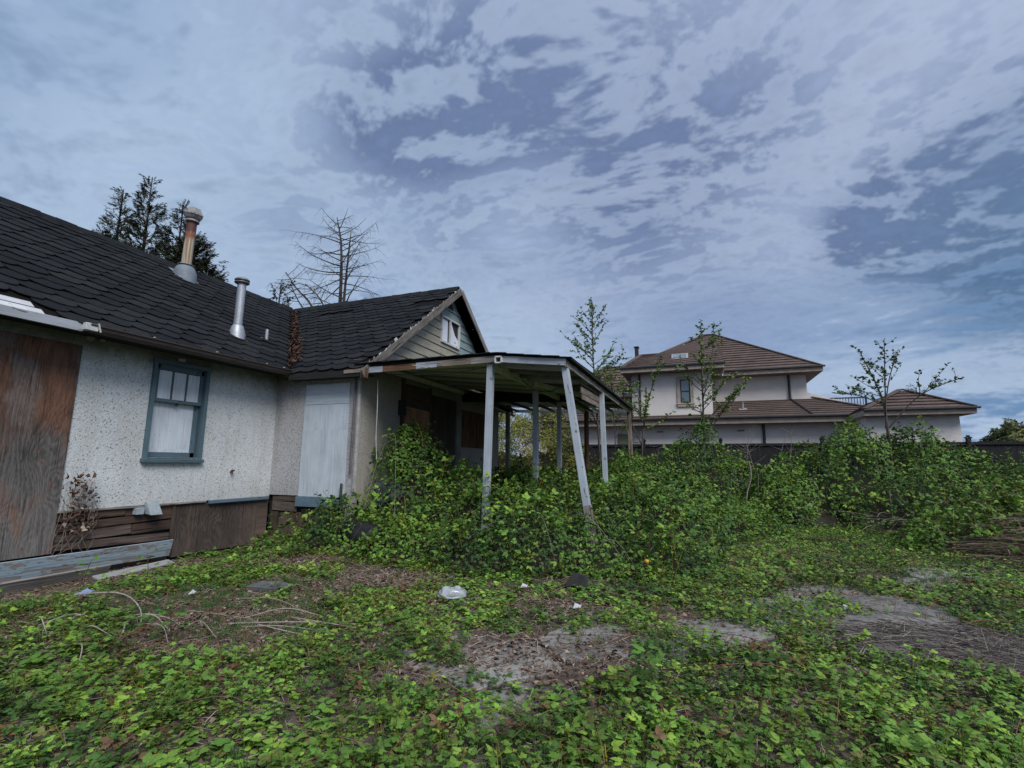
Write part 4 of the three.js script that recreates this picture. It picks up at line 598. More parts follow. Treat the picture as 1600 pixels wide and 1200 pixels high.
// ---------------------------------------------------------------- ground, broken concrete, litter
const inYard = (x, z) => (z > -7.45 ? x > -7.95 : x > -5.9 || z < -14.5);
{
  const g = new THREE.PlaneGeometry(2, 2, 260, 260).rotateX(-Math.PI / 2), p = g.attributes.position, uv = g.attributes.uv;
  for (let i = 0; i < p.count; i++) { const w = (t) => 16 * t + 1200 * Math.pow(Math.abs(t), 5) * Math.sign(t), x = w(p.getX(i)), z = w(p.getZ(i)) - 6; p.setXYZ(i, x, gy(x, z), z); uv.setXY(i, x / 5, z / 5); }
  g.computeVertexNormals();
  const t = new Tex(2048, 2048, (u, v) => { const x = u * 5, y = v * 5, n = fbm(x * 2, y * 2, 5), f = fbm(x * 30, y * 30, 3); let k = 0.10 * (0.7 + 0.7 * (n - 0.5) + 0.6 * (f - 0.5)); return [k, k * 0.80, k * 0.62, 0.45 + 0.5 * (f - 0.5)]; });
  const gl = rngOf(61); for (let i = 0; i < 16000; i++) { const k = rr(0.5, 1.25, gl), c = gl() < 0.55 ? [0.155 * k, 0.10 * k, 0.066 * k] : gl() < 0.6 ? [0.25 * k, 0.20 * k, 0.15 * k] : [0.06 * k, 0.042 * k, 0.03 * k], L = rr(3, 12, gl); t.dash(gl() * 2048, gl() * 2048, L, gl() < 0.5 ? L * 0.4 : 1.3, gl() * 3.14, c, 0.85, rr(0.5, 0.95, gl)); }
  part('ground', g, mat({ map: t.map(), bumpMap: t.bump(), bumpScale: 0.03, roughness: 1 }), scene).userData.kind = 'structure';
}
// where plants leave the ground bare: x, z, reach across, reach in depth, how bare
const BARE = [[-1.2, -3.8, 0.62, 0.45, 1.9], [-1.85, -3.2, 0.35, 0.25, 0.9], [-1.45, -5.05, 0.55, 0.32, 1.1], [-0.75, -4.4, 0.28, 0.3, 0.8], [0.22, -4.85, 0.3, 0.35, 1.0], [0.85, -6.25, 0.6, 0.4, 0.9], [1.5, -6.5, 0.75, 0.6, 1.0], [2.6, -7.85, 0.7, 0.35, 1.0], [1.7, -5.3, 0.9, 0.65, 1.4], [2.2, -5.0, 0.5, 0.5, 1.2], [2.35, -6.0, 0.7, 0.6, 0.7],
  [-3.75, -5.35, 0.7, 0.45, 1.6], [-4.3, -4.55, 0.85, 0.55, 1.4], [-4.6, -3.75, 1.0, 0.75, 1.5], [-4.0, -3.15, 0.7, 0.5, 1.4], [-5.5, -3.75, 0.7, 0.45, 1.1], [-5.7, -5.7, 0.7, 0.45, 0.55], [-2.75, -4.95, 0.3, 0.25, 0.9], [0.0, -7.4, 0.5, 0.3, 0.5], [-6.6, -4.8, 0.5, 0.5, 0.5], [-7.45, -4.3, 0.55, 1.7, 1.9]];
function bareAt(x, z) { let b = 0;  for (const [bx0, bz, rx, rz, s] of BARE) { const q = ((x - bx0) / rx) ** 2 + ((z - bz) / rz) ** 2; if (q < 2.2) b = Math.max(b, s * sstep(1.7, 0.4, q + 0.7 * (fbm(x * 4, z * 4, 3) - 0.5))); } return b; }

{
  // an old concrete yard cracked into pieces: cells about scattered centres, clipped against one another
  const pad = new THREE.Group(); pad.name = 'concrete_pad'; pad.userData.kind = 'structure'; scene.add(pad);
  const cm = concT.map(0.5, 0.5), cb = concT.bump(0.5, 0.5), CM = [1, 0.86, 1.14].map((k) => mat({ color: new THREE.Color().setRGB(k, k, k), map: cm, bumpMap: cb, bumpScale: 0.006, roughness: 0.95 }));
  const gC = rngOf(23), C = []; for (let i = 0; i < 11; i++) for (let j = 0; j < 10; j++) { const x = -2.9 + i * 0.95 + rr(-0.42, 0.42, gC), z = -9.3 + j * 0.9 + rr(-0.4, 0.4, gC); C.push([x, z]); }
  C.forEach(([cx, cz]) => {
    if (cx < -2.6 || cx > 6.2 || cz < -8.9 || cz > -1.2) return;
    let poly = [[cx - 2, cz - 2], [cx + 2, cz - 2], [cx + 2, cz + 2], [cx - 2, cz + 2]];
    for (const [ox, oz] of C) {
      const dx = ox - cx, dz = oz - cz, d = Math.hypot(dx, dz); if (d < 1e-6 || d > 4) continue; const off = d / 2 - 0.019, out = [];
      for (let k = 0; k < poly.length; k++) { const a = poly[k], b = poly[(k + 1) % poly.length], sa = ((a[0] - cx) * dx + (a[1] - cz) * dz) / d - off, sb = ((b[0] - cx) * dx + (b[1] - cz) * dz) / d - off; if (sa <= 0) out.push(a); if (sa * sb < 0) { const t = sa / (sa - sb); out.push([a[0] + (b[0] - a[0]) * t, a[1] + (b[1] - a[1]) * t]); } }
      poly = out; if (!poly.length) return;
    }
    // wander the straight cuts so that they read as cracks
    const w = []; for (let k = 0; k < poly.length; k++) { const a = poly[k], b = poly[(k + 1) % poly.length], L = Math.hypot(b[0] - a[0], b[1] - a[1]), n = Math.max(1, Math.round(L / 0.16)); for (let q = 0; q < n; q++) { const t = q / n, x = a[0] + (b[0] - a[0]) * t, z = a[1] + (b[1] - a[1]) * t, s = (vn(x * 4 + 3, z * 4) - 0.5) * 0.11, s2 = (vn(x * 4, z * 4 + 60) - 0.5) * 0.11; w.push([x - cx + s, -(z - cz) + s2]); } }
    const y = gy(cx, cz), o = part('concrete_slab', boxUV(slab(w.reverse(), 0.06, 0.006).rotateX(-Math.PI / 2), [3, 0.1, 3], [cx, cz]), CM[Math.floor(gC() * 3)], pad);
    o.position.set(cx, y - (bareAt(cx, cz) > 0.3 ? 0.045 : 0.088) + rr(-0.010, 0.020, gC), cz); o.rotation.set(rr(-0.02, 0.02, gC), 0, rr(-0.02, 0.02, gC));
  });
}
// ---------------------------------------------------------------- leaves
const leafT = new Tex(128, 256, (u, v) => {
  const x = Math.abs(u - 0.5) * 2, side = Math.abs(((v * 7 - x * 2.4) % 1 + 1) % 1 - 0.5), vein = Math.max(sstep(0.06, 0.02, x), sstep(0.45, 0.5, side) * 0.55), n = fbm(u * 6, v * 12, 3);
  const k = 0.82 + 0.36 * (n - 0.5) + 0.10 * x; return mix3([k, k, k], [1.25, 1.2, 1.3], vein * 0.35);
});
const leafM = new THREE.MeshPhysicalMaterial({ map: leafT.map(1, 1, false), vertexColors: true, roughness: 0.58, transmission: 0.22, thickness: 0, side: D, specularIntensity: 0.4 });
const dryM = mat({ vertexColors: true, roughness: 0.95, side: D });
// one leaflet along +y, folded about its rib, with a toothed edge
function leaflet(L, W, droop, fold, g, teeth = 6) {
  const pos = [], uv = [], idx = [], n = teeth + 1;
  for (let i = 0; i <= n; i++) {
    const t = i / n, wv = W * Math.pow(Math.sin(Math.PI * Math.pow(t, 0.70)), 0.95) * (i % 2 ? 1.06 : 0.9), y = L * t, z = -droop * L * t * t, e = i === 0 || i === n ? 0 : wv / 2, w2 = rr(0.92, 1.08, g);
    pos.push(-e * w2, y - 0.04 * L * (i % 2), z + fold * e, 0, y, z, e * w2, y - 0.04 * L * (i % 2), z + fold * e); uv.push(0.5 - 0.5 * (e / (W / 2)), t, 0.5, t, 0.5 + 0.5 * (e / (W / 2)), t);
    if (i) { const a = (i - 1) * 3; idx.push(a, a + 1, a + 3, a + 1, a + 4, a + 3, a + 1, a + 2, a + 4, a + 2, a + 5, a + 4); }
  }
  const q = new THREE.BufferGeometry(); q.setAttribute('position', new THREE.Float32BufferAttribute(pos, 3)); q.setAttribute('uv', new THREE.Float32BufferAttribute(uv, 2)); q.setIndex(idx); q.computeVertexNormals(); return q;
}
function stalk(pts, r, c = [1.5, 0.95, 0.6]) { const g = tube(pts, r, r * 0.7, 3, c), u = g.attributes.uv; for (let i = 0; i < u.count; i++) u.setXY(i, 0.5, 0.3); return g; }
// a bramble leaf of three leaflets, about one unit to a leaflet
function trefoil(g, teeth = 6) {
  const out = [], one = (len, ang, y0) => { const q = nonIndexed(leaflet(len, len * rr(0.60, 0.74, g), rr(0.10, 0.32, g), rr(0.12, 0.34, g), g, teeth)); q.rotateX(rr(-0.25, 0.2, g)); q.rotateY(rr(-0.2, 0.2, g)); q.rotateZ(ang); q.translate(0, y0, 0); const t = rr(0.9, 1.1, g); out.push(tint(q, [t, t, t])); };
  one(1.0, rr(-0.15, 0.15, g), 0.55); one(rr(0.75, 0.9, g), rr(0.95, 1.3, g), 0.42); one(rr(0.75, 0.9, g), -rr(0.95, 1.3, g), 0.42); out.push(stalk([[0, -0.45, -0.05], [0, 0.1, 0.02], [0, 0.6, 0]], 0.022)); return merge(out);
}
const gL = rngOf(303), TRE = [0, 1, 2, 3].map(() => trefoil(gL)), TREfar = [0, 1, 2].map(() => trefoil(gL, 3)), SINGLE = [0, 1].map(() => tint(nonIndexed(leaflet(1, 0.72, 0.25, 0.2, gL, 4)), [1, 1, 1])), NARROW = [0, 1].map(() => tint(nonIndexed(leaflet(1, 0.26, 0.35, 0.2, gL, 2)), [1, 1, 1]));
// a young shoot: a short cane with several leaves
function shoot(g, n, h) {
  const out = [], lean = g() * 6.28, lx = Math.cos(lean) * h * 0.35, lz = Math.sin(lean) * h * 0.35, at = (t) => V(lx * t * t, h * t, lz * t * t); out.push(stalk([at(0), at(0.4), at(0.75), at(1)], 0.0035, [1.1, 0.55, 0.45]));
  for (let k = 0; k < n; k++) { const t = lerp(0.35, 1.0, (k + 0.5) / n), a = lean + k * 2.4 + rr(-0.4, 0.4, g), s = rr(0.042, 0.066, g) * (k === n - 1 ? 0.75 : 1), q = TRE[Math.floor(g() * 4)].clone(); q.translate(0, 0.5, 0); q.scale(s, s, s); q.rotateX(-Math.PI / 2 + rr(-0.15, 0.7, g)); q.rotateY(-a + Math.PI / 2); const b = at(t); q.translate(b.x, b.y, b.z); out.push(q); }
  return merge(out);
}
// a creeping plant with broad single leaves on long stalks
function creeper(g, n) { const out = []; for (let k = 0; k < n; k++) { const a = g() * 6.28, h = rr(0.04, 0.15, g), r = rr(0.02, 0.13, g), s = rr(0.05, 0.095, g), q = tint(nonIndexed(leaflet(1, rr(0.85, 1.0, g), 0.25, 0.16, g, 6)), [1, 1, 1]); q.scale(s, s, s); q.rotateX(-1.57 + rr(-0.1, 0.6, g)); q.rotateY(-a + 1.57 + rr(-0.6, 0.6, g)); q.translate(Math.cos(a) * r, h, Math.sin(a) * r); out.push(q, stalk([[0, 0, 0], [Math.cos(a) * r * 0.6, h * 0.8, Math.sin(a) * r * 0.6], [Math.cos(a) * r, h, Math.sin(a) * r]], 0.0022, [1.2, 0.9, 0.5])); } return merge(out); }
const SHOOT = [0, 1, 2, 3, 4, 5].map((k) => shoot(gL, 3 + (k % 4), [0.10, 0.16, 0.22, 0.13, 0.28, 0.19][k])), COVER = [...SHOOT, creeper(gL, 5), creeper(gL, 8)];
const GREEN = { deep: [0.030, 0.076, 0.020], mid: [0.056, 0.128, 0.024], fresh: [0.120, 0.240, 0.036], lime: [0.195, 0.325, 0.045], olive: [0.13, 0.14, 0.035], dead: [0.15, 0.09, 0.045] };
const jitter = (c, g, a = 0.2) => { const k = rr(1 - a, 1 + a, g); return [c[0] * k * rr(0.92, 1.08, g), c[1] * k, c[2] * k * rr(0.85, 1.15, g)]; };

// ---------------------------------------------------------------- bramble thickets: leaves thick over a mounded frame of canes
function dome(mounds, x, z) { let h = 0; for (const [mx, mz, rx, rz, mh] of mounds) { const q = ((x - mx) / rx) ** 2 + ((z - mz) / rz) ** 2; if (q < 1) h = Math.max(h, mh * Math.pow(1 - q, 0.72)); } return h; }
const HEIGHTS = [];
function thicket(name, label, cat, group, mounds, o) {
  const g = rngOf(o.seed), box = [1e9, -1e9, 1e9, -1e9]; for (const [mx, mz, rx, rz] of mounds) { box[0] = Math.min(box[0], mx - rx); box[1] = Math.max(box[1], mx + rx); box[2] = Math.min(box[2], mz - rz); box[3] = Math.max(box[3], mz + rz); }
  const H = (x, z) => { const h = dome(mounds, x, z); return h <= 0 ? 0 : h * (1 + 0.7 * (fbm(x * 0.9 + o.seed, z * 0.9, 3) - 0.5)) + Math.min(1, h * 2) * (0.46 * (fbm(x * 2.1, z * 2.1 + o.seed, 3) - 0.5) + 0.22 * (vn(x * 4.5, z * 4.5) - 0.5)); };
  HEIGHTS.push([box, H]);
  const c0 = [(box[0] + box[1]) / 2, 0, (box[2] + box[3]) / 2], root = thing(name, label, cat, c0, 0, group), sets = o.leaves.map(() => [[], []]), X = V(0, 0, 0), Y = V(0, 0, 0), N = V(0, 0, 0), area = (box[1] - box[0]) * (box[3] - box[2]);
  const inside = o.inside || inYard;
  const tries = Math.round(area * o.density * 4.4);
  for (let i = 0; i < tries; i++) {
    const x = rr(box[0], box[1], g), z = rr(box[2], box[3], g), h = H(x, z); if (h < 0.06 || !inside(x, z)) continue;
    const e = 0.09, gx = (H(x + e, z) - H(x - e, z)) / (2 * e), gz = (H(x, z + e) - H(x, z - e)) / (2 * e), steep = Math.sqrt(1 + gx * gx + gz * gz); if (g() > Math.min(steep, 4.4) / 4.4) continue;
    const gap = fbm(x * 2.6 + 50, z * 2.6 + h * 2.6, 3); if (gap < 0.40 && g() < 0.85) continue;
    N.set(-gx, 1, -gz).normalize(); const d = -Math.log(1 - g() * 0.98) * (o.depth || 0.13) - 0.05, px = x - N.x * d, py = gy(x, z) + h - N.y * d, pz = z - N.z * d; if (py < gy(px, pz) + 0.02 || !inside(px, pz)) continue;
    const k = Math.floor(g() * o.leaves.length); N.x += rr(-0.75, 0.75, g); N.y += rr(0, 0.7, g); N.z += rr(-0.75, 0.75, g); N.normalize();
    Y.set(rr(-1, 1, g), rr(-0.9, 0.35, g), rr(-1, 1, g)); Y.addScaledVector(N, -Y.dot(N)).normalize(); X.crossVectors(Y, N); const s = rr(o.size[0], o.size[1], g);
    sets[k][0].push(new THREE.Matrix4().makeBasis(X, Y, N).scale(V(s, s, s)).setPosition(px - c0[0], py, pz - c0[2]));
    const c = fbm(x * 1.3 + o.seed, z * 1.3 + h, 4), f = g(); let col = c < 0.5 ? mix3(o.dark, o.mid, sstep(0.30, 0.5, c)) : mix3(o.mid, o.bright, sstep(0.5, 0.68, c)); if (f < o.fresh) col = o.tip; else if (f > 1 - (o.dead || 0.02)) col = GREEN.dead; sets[k][1].push(jitter(col, g, 0.24));
  }
  o.leaves.forEach((q, k) => sets[k][0].length && scatter('leaves', q, leafM, sets[k][0], sets[k][1], root));
  if (o.spikes) { const sm = SHOOT.map(() => [[], []]), E = new THREE.Euler(); for (let i = 0; i < area * o.spikes * 2; i++) { const x = rr(box[0], box[1], g), z = rr(box[2], box[3], g), h = H(x, z); if (h < 0.04 || !inside(x, z)) continue; const k = Math.floor(g() * 6), s = rr(0.7, 1.5, g) * (o.spike || 1), f = g(); sm[k][0].push(M4(x - c0[0], gy(x, z) + h - 0.06 - rr(0, 0.1, g), z - c0[2], E.set(rr(-0.6, 0.6, g), g() * 6.28, rr(-0.6, 0.6, g)), V(s, s * rr(0.9, 1.6, g), s))); sm[k][1].push(jitter(f < 0.35 ? o.mid : f < 0.75 ? o.bright : o.tip, g, 0.25)); } SHOOT.forEach((q, k) => sm[k][0].length && scatter('shoots', q, leafM, sm[k][0], sm[k][1], root)); }
  // canes: arched, some breaking the surface
  const cs = [], green = []; for (let i = 0; i < (o.canes || 0) * 6 && cs.length < o.canes; i++) {
    const x = rr(box[0], box[1], g), z = rr(box[2], box[3], g), h = H(x, z); if (h < 0.2 || !inside(x, z)) continue; const a = g() * 6.28, L = rr(0.4, 1.3, g), x2 = x + Math.cos(a) * L, z2 = z + Math.sin(a) * L; if (!inside(x2, z2)) continue; const h2 = Math.max(H(x2, z2), 0.05), up = rr(0, 0.20, g);
    const pts = curve([[x - c0[0], gy(x, z) + h * rr(0.3, 0.8, g), z - c0[2]], [(x + x2) / 2 - c0[0], gy(x, z) + Math.max(h, h2) * rr(0.8, 1.0, g) + up, (z + z2) / 2 - c0[2]], [x2 - c0[0], gy(x2, z2) + h2 * rr(0.7, 1.0, g), z2 - c0[2]]], 7); (g() < 0.6 ? cs : green).push(tube(pts, rr(0.002, 0.0042, g), 0.0015, 4));
  }
  if (cs.length) part('canes', merge(cs), o.caneM || MT.cane, root).userData.kind = 'stuff'; if (green.length) part('canes', merge(green), MT.caneDark, root).userData.kind = 'stuff';
  // added inner core stops the view through; dark colour stands for shade among leaves
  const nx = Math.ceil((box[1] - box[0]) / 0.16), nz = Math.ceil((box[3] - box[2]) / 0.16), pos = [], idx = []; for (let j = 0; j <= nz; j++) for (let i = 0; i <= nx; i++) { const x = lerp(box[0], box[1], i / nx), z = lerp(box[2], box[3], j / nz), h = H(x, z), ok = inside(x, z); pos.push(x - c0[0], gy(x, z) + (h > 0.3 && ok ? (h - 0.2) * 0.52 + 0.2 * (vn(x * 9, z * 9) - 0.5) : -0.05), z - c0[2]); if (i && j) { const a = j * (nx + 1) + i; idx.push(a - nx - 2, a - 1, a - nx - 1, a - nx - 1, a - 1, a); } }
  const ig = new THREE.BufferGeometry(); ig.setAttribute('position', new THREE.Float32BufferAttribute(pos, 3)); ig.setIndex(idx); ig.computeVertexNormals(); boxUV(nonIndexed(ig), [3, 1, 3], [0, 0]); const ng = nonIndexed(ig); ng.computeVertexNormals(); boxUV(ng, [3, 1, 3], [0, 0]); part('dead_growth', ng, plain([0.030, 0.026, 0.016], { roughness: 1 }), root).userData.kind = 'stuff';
  return root;
}
const bram = (seed, more) => ({ seed, leaves: TRE, density: 640, size: [0.028, 0.049], dark: GREEN.deep, mid: GREEN.mid, bright: GREEN.fresh, tip: GREEN.lime, fresh: 0.12, spikes: 22, canes: 60, ...more });
thicket('bramble_thicket', 'dark bramble thicket swallowing the porch and its posts', 'bramble', 'bramble thickets', [
  [-2.9, -7.7, 2.2, 1.75, 0.86], [-5.1, -8.3, 1.15, 1.0, 1.95], [-4.5, -8.5, 1.15, 1.35, 1.42], [-3.4, -10.6, 2.5, 3.2, 1.18], [-1.2, -10.2, 1.75, 2.9, 0.95], [-1.9, -14.2, 2.6, 2.4, 1.45], [-5.7, -7.0, 1.0, 0.62, 0.72], [-6.75, -6.95, 0.9, 0.5, 0.34], [-1.05, -7.6, 1.3, 1.3, 0.55], [-4.3, -6.9, 1.1, 0.9, 0.62], [0.3, -12.4, 1.4, 2.2, 0.55]], bram(71, { canes: 90, inside: (x, z) => inYard(x, z) }));
thicket('bramble_thicket', 'bramble mound in front of the fence, round the foot of a slim sapling', 'bramble', 'bramble thickets', [[0.1, -16.9, 2.3, 2.0, 1.85], [0.15, -16.6, 0.75, 0.8, 2.55], [-2.0, -17.2, 1.8, 1.6, 1.35], [1.8, -16.6, 1.3, 1.3, 1.0]], bram(83, { leaves: TREfar, density: 480, size: [0.034, 0.060], canes: 60 }));
thicket('bramble_thicket', 'tallest bramble mound, before the right part of the fence', 'bramble', 'bramble thickets', [[2.6, -15.6, 1.6, 1.7, 1.75], [3.7, -15.1, 1.25, 1.5, 2.3], [4.9, -15.4, 1.3, 1.6, 2.45], [5.9, -14.9, 1.25, 1.7, 1.6], [2.2, -14.4, 1.2, 1.3, 1.1], [4.3, -13.9, 1.5, 1.0, 1.05], [3.4, -15.6, 2.6, 1.7, 1.95], [5.0, -15.2, 2.2, 1.8, 2.0], [6.9, -14.2, 1.6, 1.8, 1.45]], bram(97, { leaves: TREfar, density: 500, size: [0.034, 0.060], canes: 60, depth: 0.16 }));
thicket('bramble_thicket', 'lighter green bramble mound at the right edge, nearer than the tallest', 'bramble', 'bramble thickets', [[6.6, -12.6, 2.2, 1.6, 1.05], [5.2, -11.9, 1.5, 1.2, 0.95], [4.3, -11.0, 1.2, 0.8, 0.62], [7.8, -11.5, 2, 1.5, 0.9], [8.6, -14.0, 2.2, 1.6, 0.85], [5.1, -10.5, 1.1, 0.6, 0.72]], bram(109, { density: 520, size: [0.034, 0.056], mid: [0.085, 0.175, 0.025], canes: 160, fresh: 0.2, dead: 0.10 }));
thicket('bamboo_shrub', 'yellow-green fine-leaved shrub seen through the porch posts', 'shrub', null, [[-5.6, -17.5, 1.9, 1.2, 3.7], [-4.3, -17.4, 1.0, 1.0, 2.6], [-7.4, -18, 2.0, 1.3, 3.9]], { seed: 131, leaves: NARROW, density: 620, size: [0.08, 0.15], dark: [0.07, 0.085, 0.022], mid: [0.18, 0.20, 0.035], bright: [0.26, 0.26, 0.045], tip: [0.26, 0.27, 0.05], fresh: 0.15, canes: 40, depth: 0.2, inside: () => true });
const groundMound = (x, z) => { let h = 0; for (const [b, H] of HEIGHTS) if (x > b[0] && x < b[1] && z > b[2] && z < b[3]) h = Math.max(h, H(x, z)); return h; };

// ---------------------------------------------------------------- the low cover on the yard
{
  const g = rngOf(404), sets = COVER.map(() => [[], []]), q = V(0, 0, 0); const E = new THREE.Euler();
  const see = (x, z, m = 1.12) => { q.set(x, 0.1, z).project(camera); return q.z < 1 && Math.abs(q.x) < m && q.y > -1.35 && q.y < 0.6; };
  for (let i = 0; i < 105000; i++) {
    const x = rr(-8, 9, g), z = rr(-16.5, -1.0, g), d = Math.hypot(x, z); if (d < 1.7 || !inYard(x, z) || !see(x, z)) continue;
    const hm = groundMound(x, z); if (hm > 0.35) continue;
    const far = z < -8.2 ? 0.35 : 0, n = fbm(x * 1.15 + 7, z * 1.15 + 3, 4) + 0.22 * (vn(x * 4.3, z * 4.3) - 0.5), left = x < -2.4 ? 0.05 : 0, c = sstep(0.40, 0.56, n + 0.185 + far + left - bareAt(x, z) * 0.33 + (d < 4.6 ? 0.02 : 0)); if (g() > c) continue;
    const k = vn(x * 0.9 + 40, z * 0.9 + 11) + 0.25 * (g() - 0.5) > 0.74 ? 6 + Math.floor(g() * 2) : Math.floor(g() * 6), s = (0.36 + 0.50 * Math.pow(g(), 1.6)) * (k > 5 ? 0.8 : 1) * (far ? 0.85 : 1) * (0.8 + 0.35 * vn(x * 2, z * 2)); sets[k][0].push(M4(x, gy(x, z) - 0.01, z, E.set(rr(-0.25, 0.25, g), g() * 6.28, rr(-0.25, 0.25, g)), V(s, s * rr(0.6, 1.0, g), s)));
    const m = fbm(x * 1.7 + 70, z * 1.7, 3), f = g(); let col = mix3(GREEN.mid, GREEN.fresh, sstep(0.32, 0.58, m)); if (f < 0.26) col = GREEN.lime; else if (f > 0.95) col = GREEN.olive; else if (f > 0.925) col = GREEN.dead; sets[k][1].push(jitter(col.map((v, i) => v * [1.12, 1.1, 1.1][i] * (0.62 + 0.7 * vn(x * 3.1 + 9, z * 3.1))), g, 0.28));
  }
  const root = tag(new THREE.Group(), 'low carpet of fresh green bramble shoots over the yard', 'ground cover', null, 'stuff'); root.name = 'bramble_cover'; scene.add(root); COVER.forEach((o, k) => scatter('shoots', o, leafM, ...sets[k], root));
  // brown runners trailing over the carpet
  { const rn = []; for (let i = 0; i < 900 && rn.length < 260; i++) { const x = rr(-7, 6, g), z = rr(-11, -2, g), a = g() * 6.28, L = rr(0.4, 1.3, g), x2 = x + Math.cos(a) * L, z2 = z + Math.sin(a) * L; if (!inYard(x, z) || !inYard(x2, z2) || !see(x, z) || groundMound(x, z) > 0.5) continue; const h = rr(0.05, 0.17, g); rn.push(tube(curve([[x, gy(x, z), z], [(x * 2 + x2) / 3, gy(x, z) + h, (z * 2 + z2) / 3 + rr(-0.06, 0.06, g)], [(x + 2 * x2) / 3, gy(x2, z2) + h * rr(0.5, 1, g), (z + 2 * z2) / 3], [x2, gy(x2, z2) + 0.01, z2]], 9), rr(0.002, 0.0036, g), 0.0015, 4, [0.6 + g() * 1.1, 0.55 + g() * 0.7, 0.5 + g() * 0.5])); } part('runners', merge(rn), plain([0.19, 0.125, 0.095], { vertexColors: true }), root).userData.kind = 'stuff'; }
  // short grass: a lawn remnant at the left, tufts along the cracks and far edge
  const blades = []; for (let k = 0; k < 14; k++) { const a = g() * 6.28, h = rr(0.03, 0.085, g), r = rr(0, 0.03, g), x = Math.cos(a) * r, z = Math.sin(a) * r, lx = rr(-0.02, 0.02, g), lz = rr(-0.02, 0.02, g), b = new THREE.BufferGeometry(); b.setAttribute('position', new THREE.Float32BufferAttribute([x - 0.002, 0, z, x + 0.002, 0, z, x + lx * 0.5 + 0.0012, h * 0.7, z + lz * 0.5, x - 0.002, 0, z, x + lx * 0.5 + 0.0012, h * 0.7, z + lz * 0.5, x + lx, h, z + lz], 3)); b.setAttribute('uv', new THREE.Float32BufferAttribute(new Array(12).fill(0.4), 2)); b.computeVertexNormals(); blades.push(tint(b, [1, 1, 1])); }
  const tuft = merge(blades), gm = [], gc = [];
  for (let i = 0; i < 90000; i++) {
    const x = rr(-7.9, 7, g), z = rr(-14.5, -1.5, g); if (!inYard(x, z) || !see(x, z) || groundMound(x, z) > 0.3) continue; const lawn = Math.exp(-(((x + 4.6) / 1.4) ** 2 + ((z + 3.8) / 1.05) ** 2)), crack = sstep(0.55, 0.63, fbm(x * 0.8 + 20, z * 2.0 + x * 0.8, 4)) * (x > -2.4 ? 0.35 : 0.12), dry = Math.exp(-((((x - 2.25) - (z + 5.5) * 0.15) / 0.16) ** 2 + ((z + 5.6) / 1.0) ** 2)), backs = z < -9.5 ? 0.30 : 0.10 * sstep(0.45, 0.6, fbm(x * 1.3 + 5, z * 1.3 + 77, 3)); const p = Math.max(lawn * 1.0 * sstep(0.25, 0.5, fbm(x * 2.2, z * 2.2, 3)), crack, dry, backs); if (g() > p * 0.95) continue;
    const s = rr(0.6, 1.3, g); gm.push(M4(x, gy(x, z) + (x > -2.6 ? 0.01 : 0), z, E.set(0, g() * 6.28, 0), V(s, s * rr(0.5, 1.1, g), s))); gc.push(jitter(dry > 0.3 && g() < 0.8 ? [0.16, 0.115, 0.045] : g() < 0.16 ? [0.20, 0.17, 0.08] : [0.075, 0.145, 0.045], g, 0.25));
  }
  tag(scatter('grass', tuft, leafM, gm, gc, scene), 'short green grass left between the brambles', 'grass', null, 'stuff');
  // dead leaves and bits of stalk
  const dl = [0, 1, 2].map(() => { const q = nonIndexed(leaflet(0.05, 0.03, 0.5, 0.6, g, 2)); q.rotateX(-1.4); return tint(q, [1, 1, 1]); }), st = tint(nonIndexed(new THREE.CylinderGeometry(0.0022, 0.0018, 0.16, 4)).rotateZ(1.57), [1, 1, 1]), ms = [[], [], [], []], cs = [[], [], [], []];
  for (let i = 0; i < 130000; i++) {
    const x = rr(-8, 7, g), z = rr(-10.5, -1.2, g); if (!inYard(x, z) || !see(x, z)) continue; const b = bareAt(x, z), slab = x > -2.5 ? 0.85 : 1, n = fbm(x * 1.6 + 90, z * 1.6, 4); if (g() > slab * (0.25 + 0.9 * b) * sstep(0.36, 0.6, n + 0.06) + 0.16 + (Math.hypot((x + 1.45) / 0.8, (z + 5.1) / 0.4) < 1 ? 0.5 : 0) + (Math.hypot((x + 3.7) / 0.7, (z + 5.35) / 0.45) < 1 ? 0.5 : 0)) continue;
    const k = g() < 0.45 ? 3 : Math.floor(g() * 3), s = rr(0.5, 1.3, g); ms[k].push(M4(x, gy(x, z) + 0.022, z, E.set(rr(-0.35, 0.35, g), g() * 6.28, rr(-0.35, 0.35, g)), s)); const t = rr(0.6, 1.3, g); cs[k].push(k === 3 ? (g() < 0.5 ? [0.30 * t, 0.25 * t, 0.20 * t] : [0.13 * t, 0.075 * t, 0.05 * t]) : g() < 0.7 ? [0.115 * t, 0.075 * t, 0.052 * t] : g() < 0.7 ? [0.25 * t, 0.19 * t, 0.14 * t] : [0.05 * t, 0.03 * t, 0.022 * t]);
  }
  const lit = tag(new THREE.Group(), 'brown dead leaves and bits of stalk strewn over the yard', 'leaf litter', null, 'stuff'); lit.name = 'leaf_litter'; scene.add(lit); [...dl, st].forEach((o, k) => scatter(k === 3 ? 'stalks' : 'dead_leaves', o, dryM, ms[k], cs[k], lit));
  // brown leaves caught in the roof valley
  const vm = [], vc = []; for (let i = 0; i < 3600; i++) { const t = Math.pow(g(), 0.8) * 0.92 + 0.02, z = -7.2 - 3.75 * t, off = (g() + g() - 1) * (0.10 + 0.36 * sstep(0.85, 0.15, t)) + (g() + g() - 1) * 0.06, x = lerp(-7.47, -11.3, t), y = lerp(3.17, 5.95, t); const sx = off > 0 ? 0 : 1; vm.push(M4(x + off * (sx ? 0.2 : 1), y + 0.05 + Math.abs(off) * 0.30 + rr(0, 0.03, g), z + off * (sx ? 1 : 0.2), E.set(rr(-0.8, 0.8, g), g() * 6.28, rr(-0.8, 0.8, g)), rr(0.7, 1.6, g))); const k = rr(0.5, 1.3, g); vc.push([0.085 * k, 0.046 * k, 0.032 * k]); }
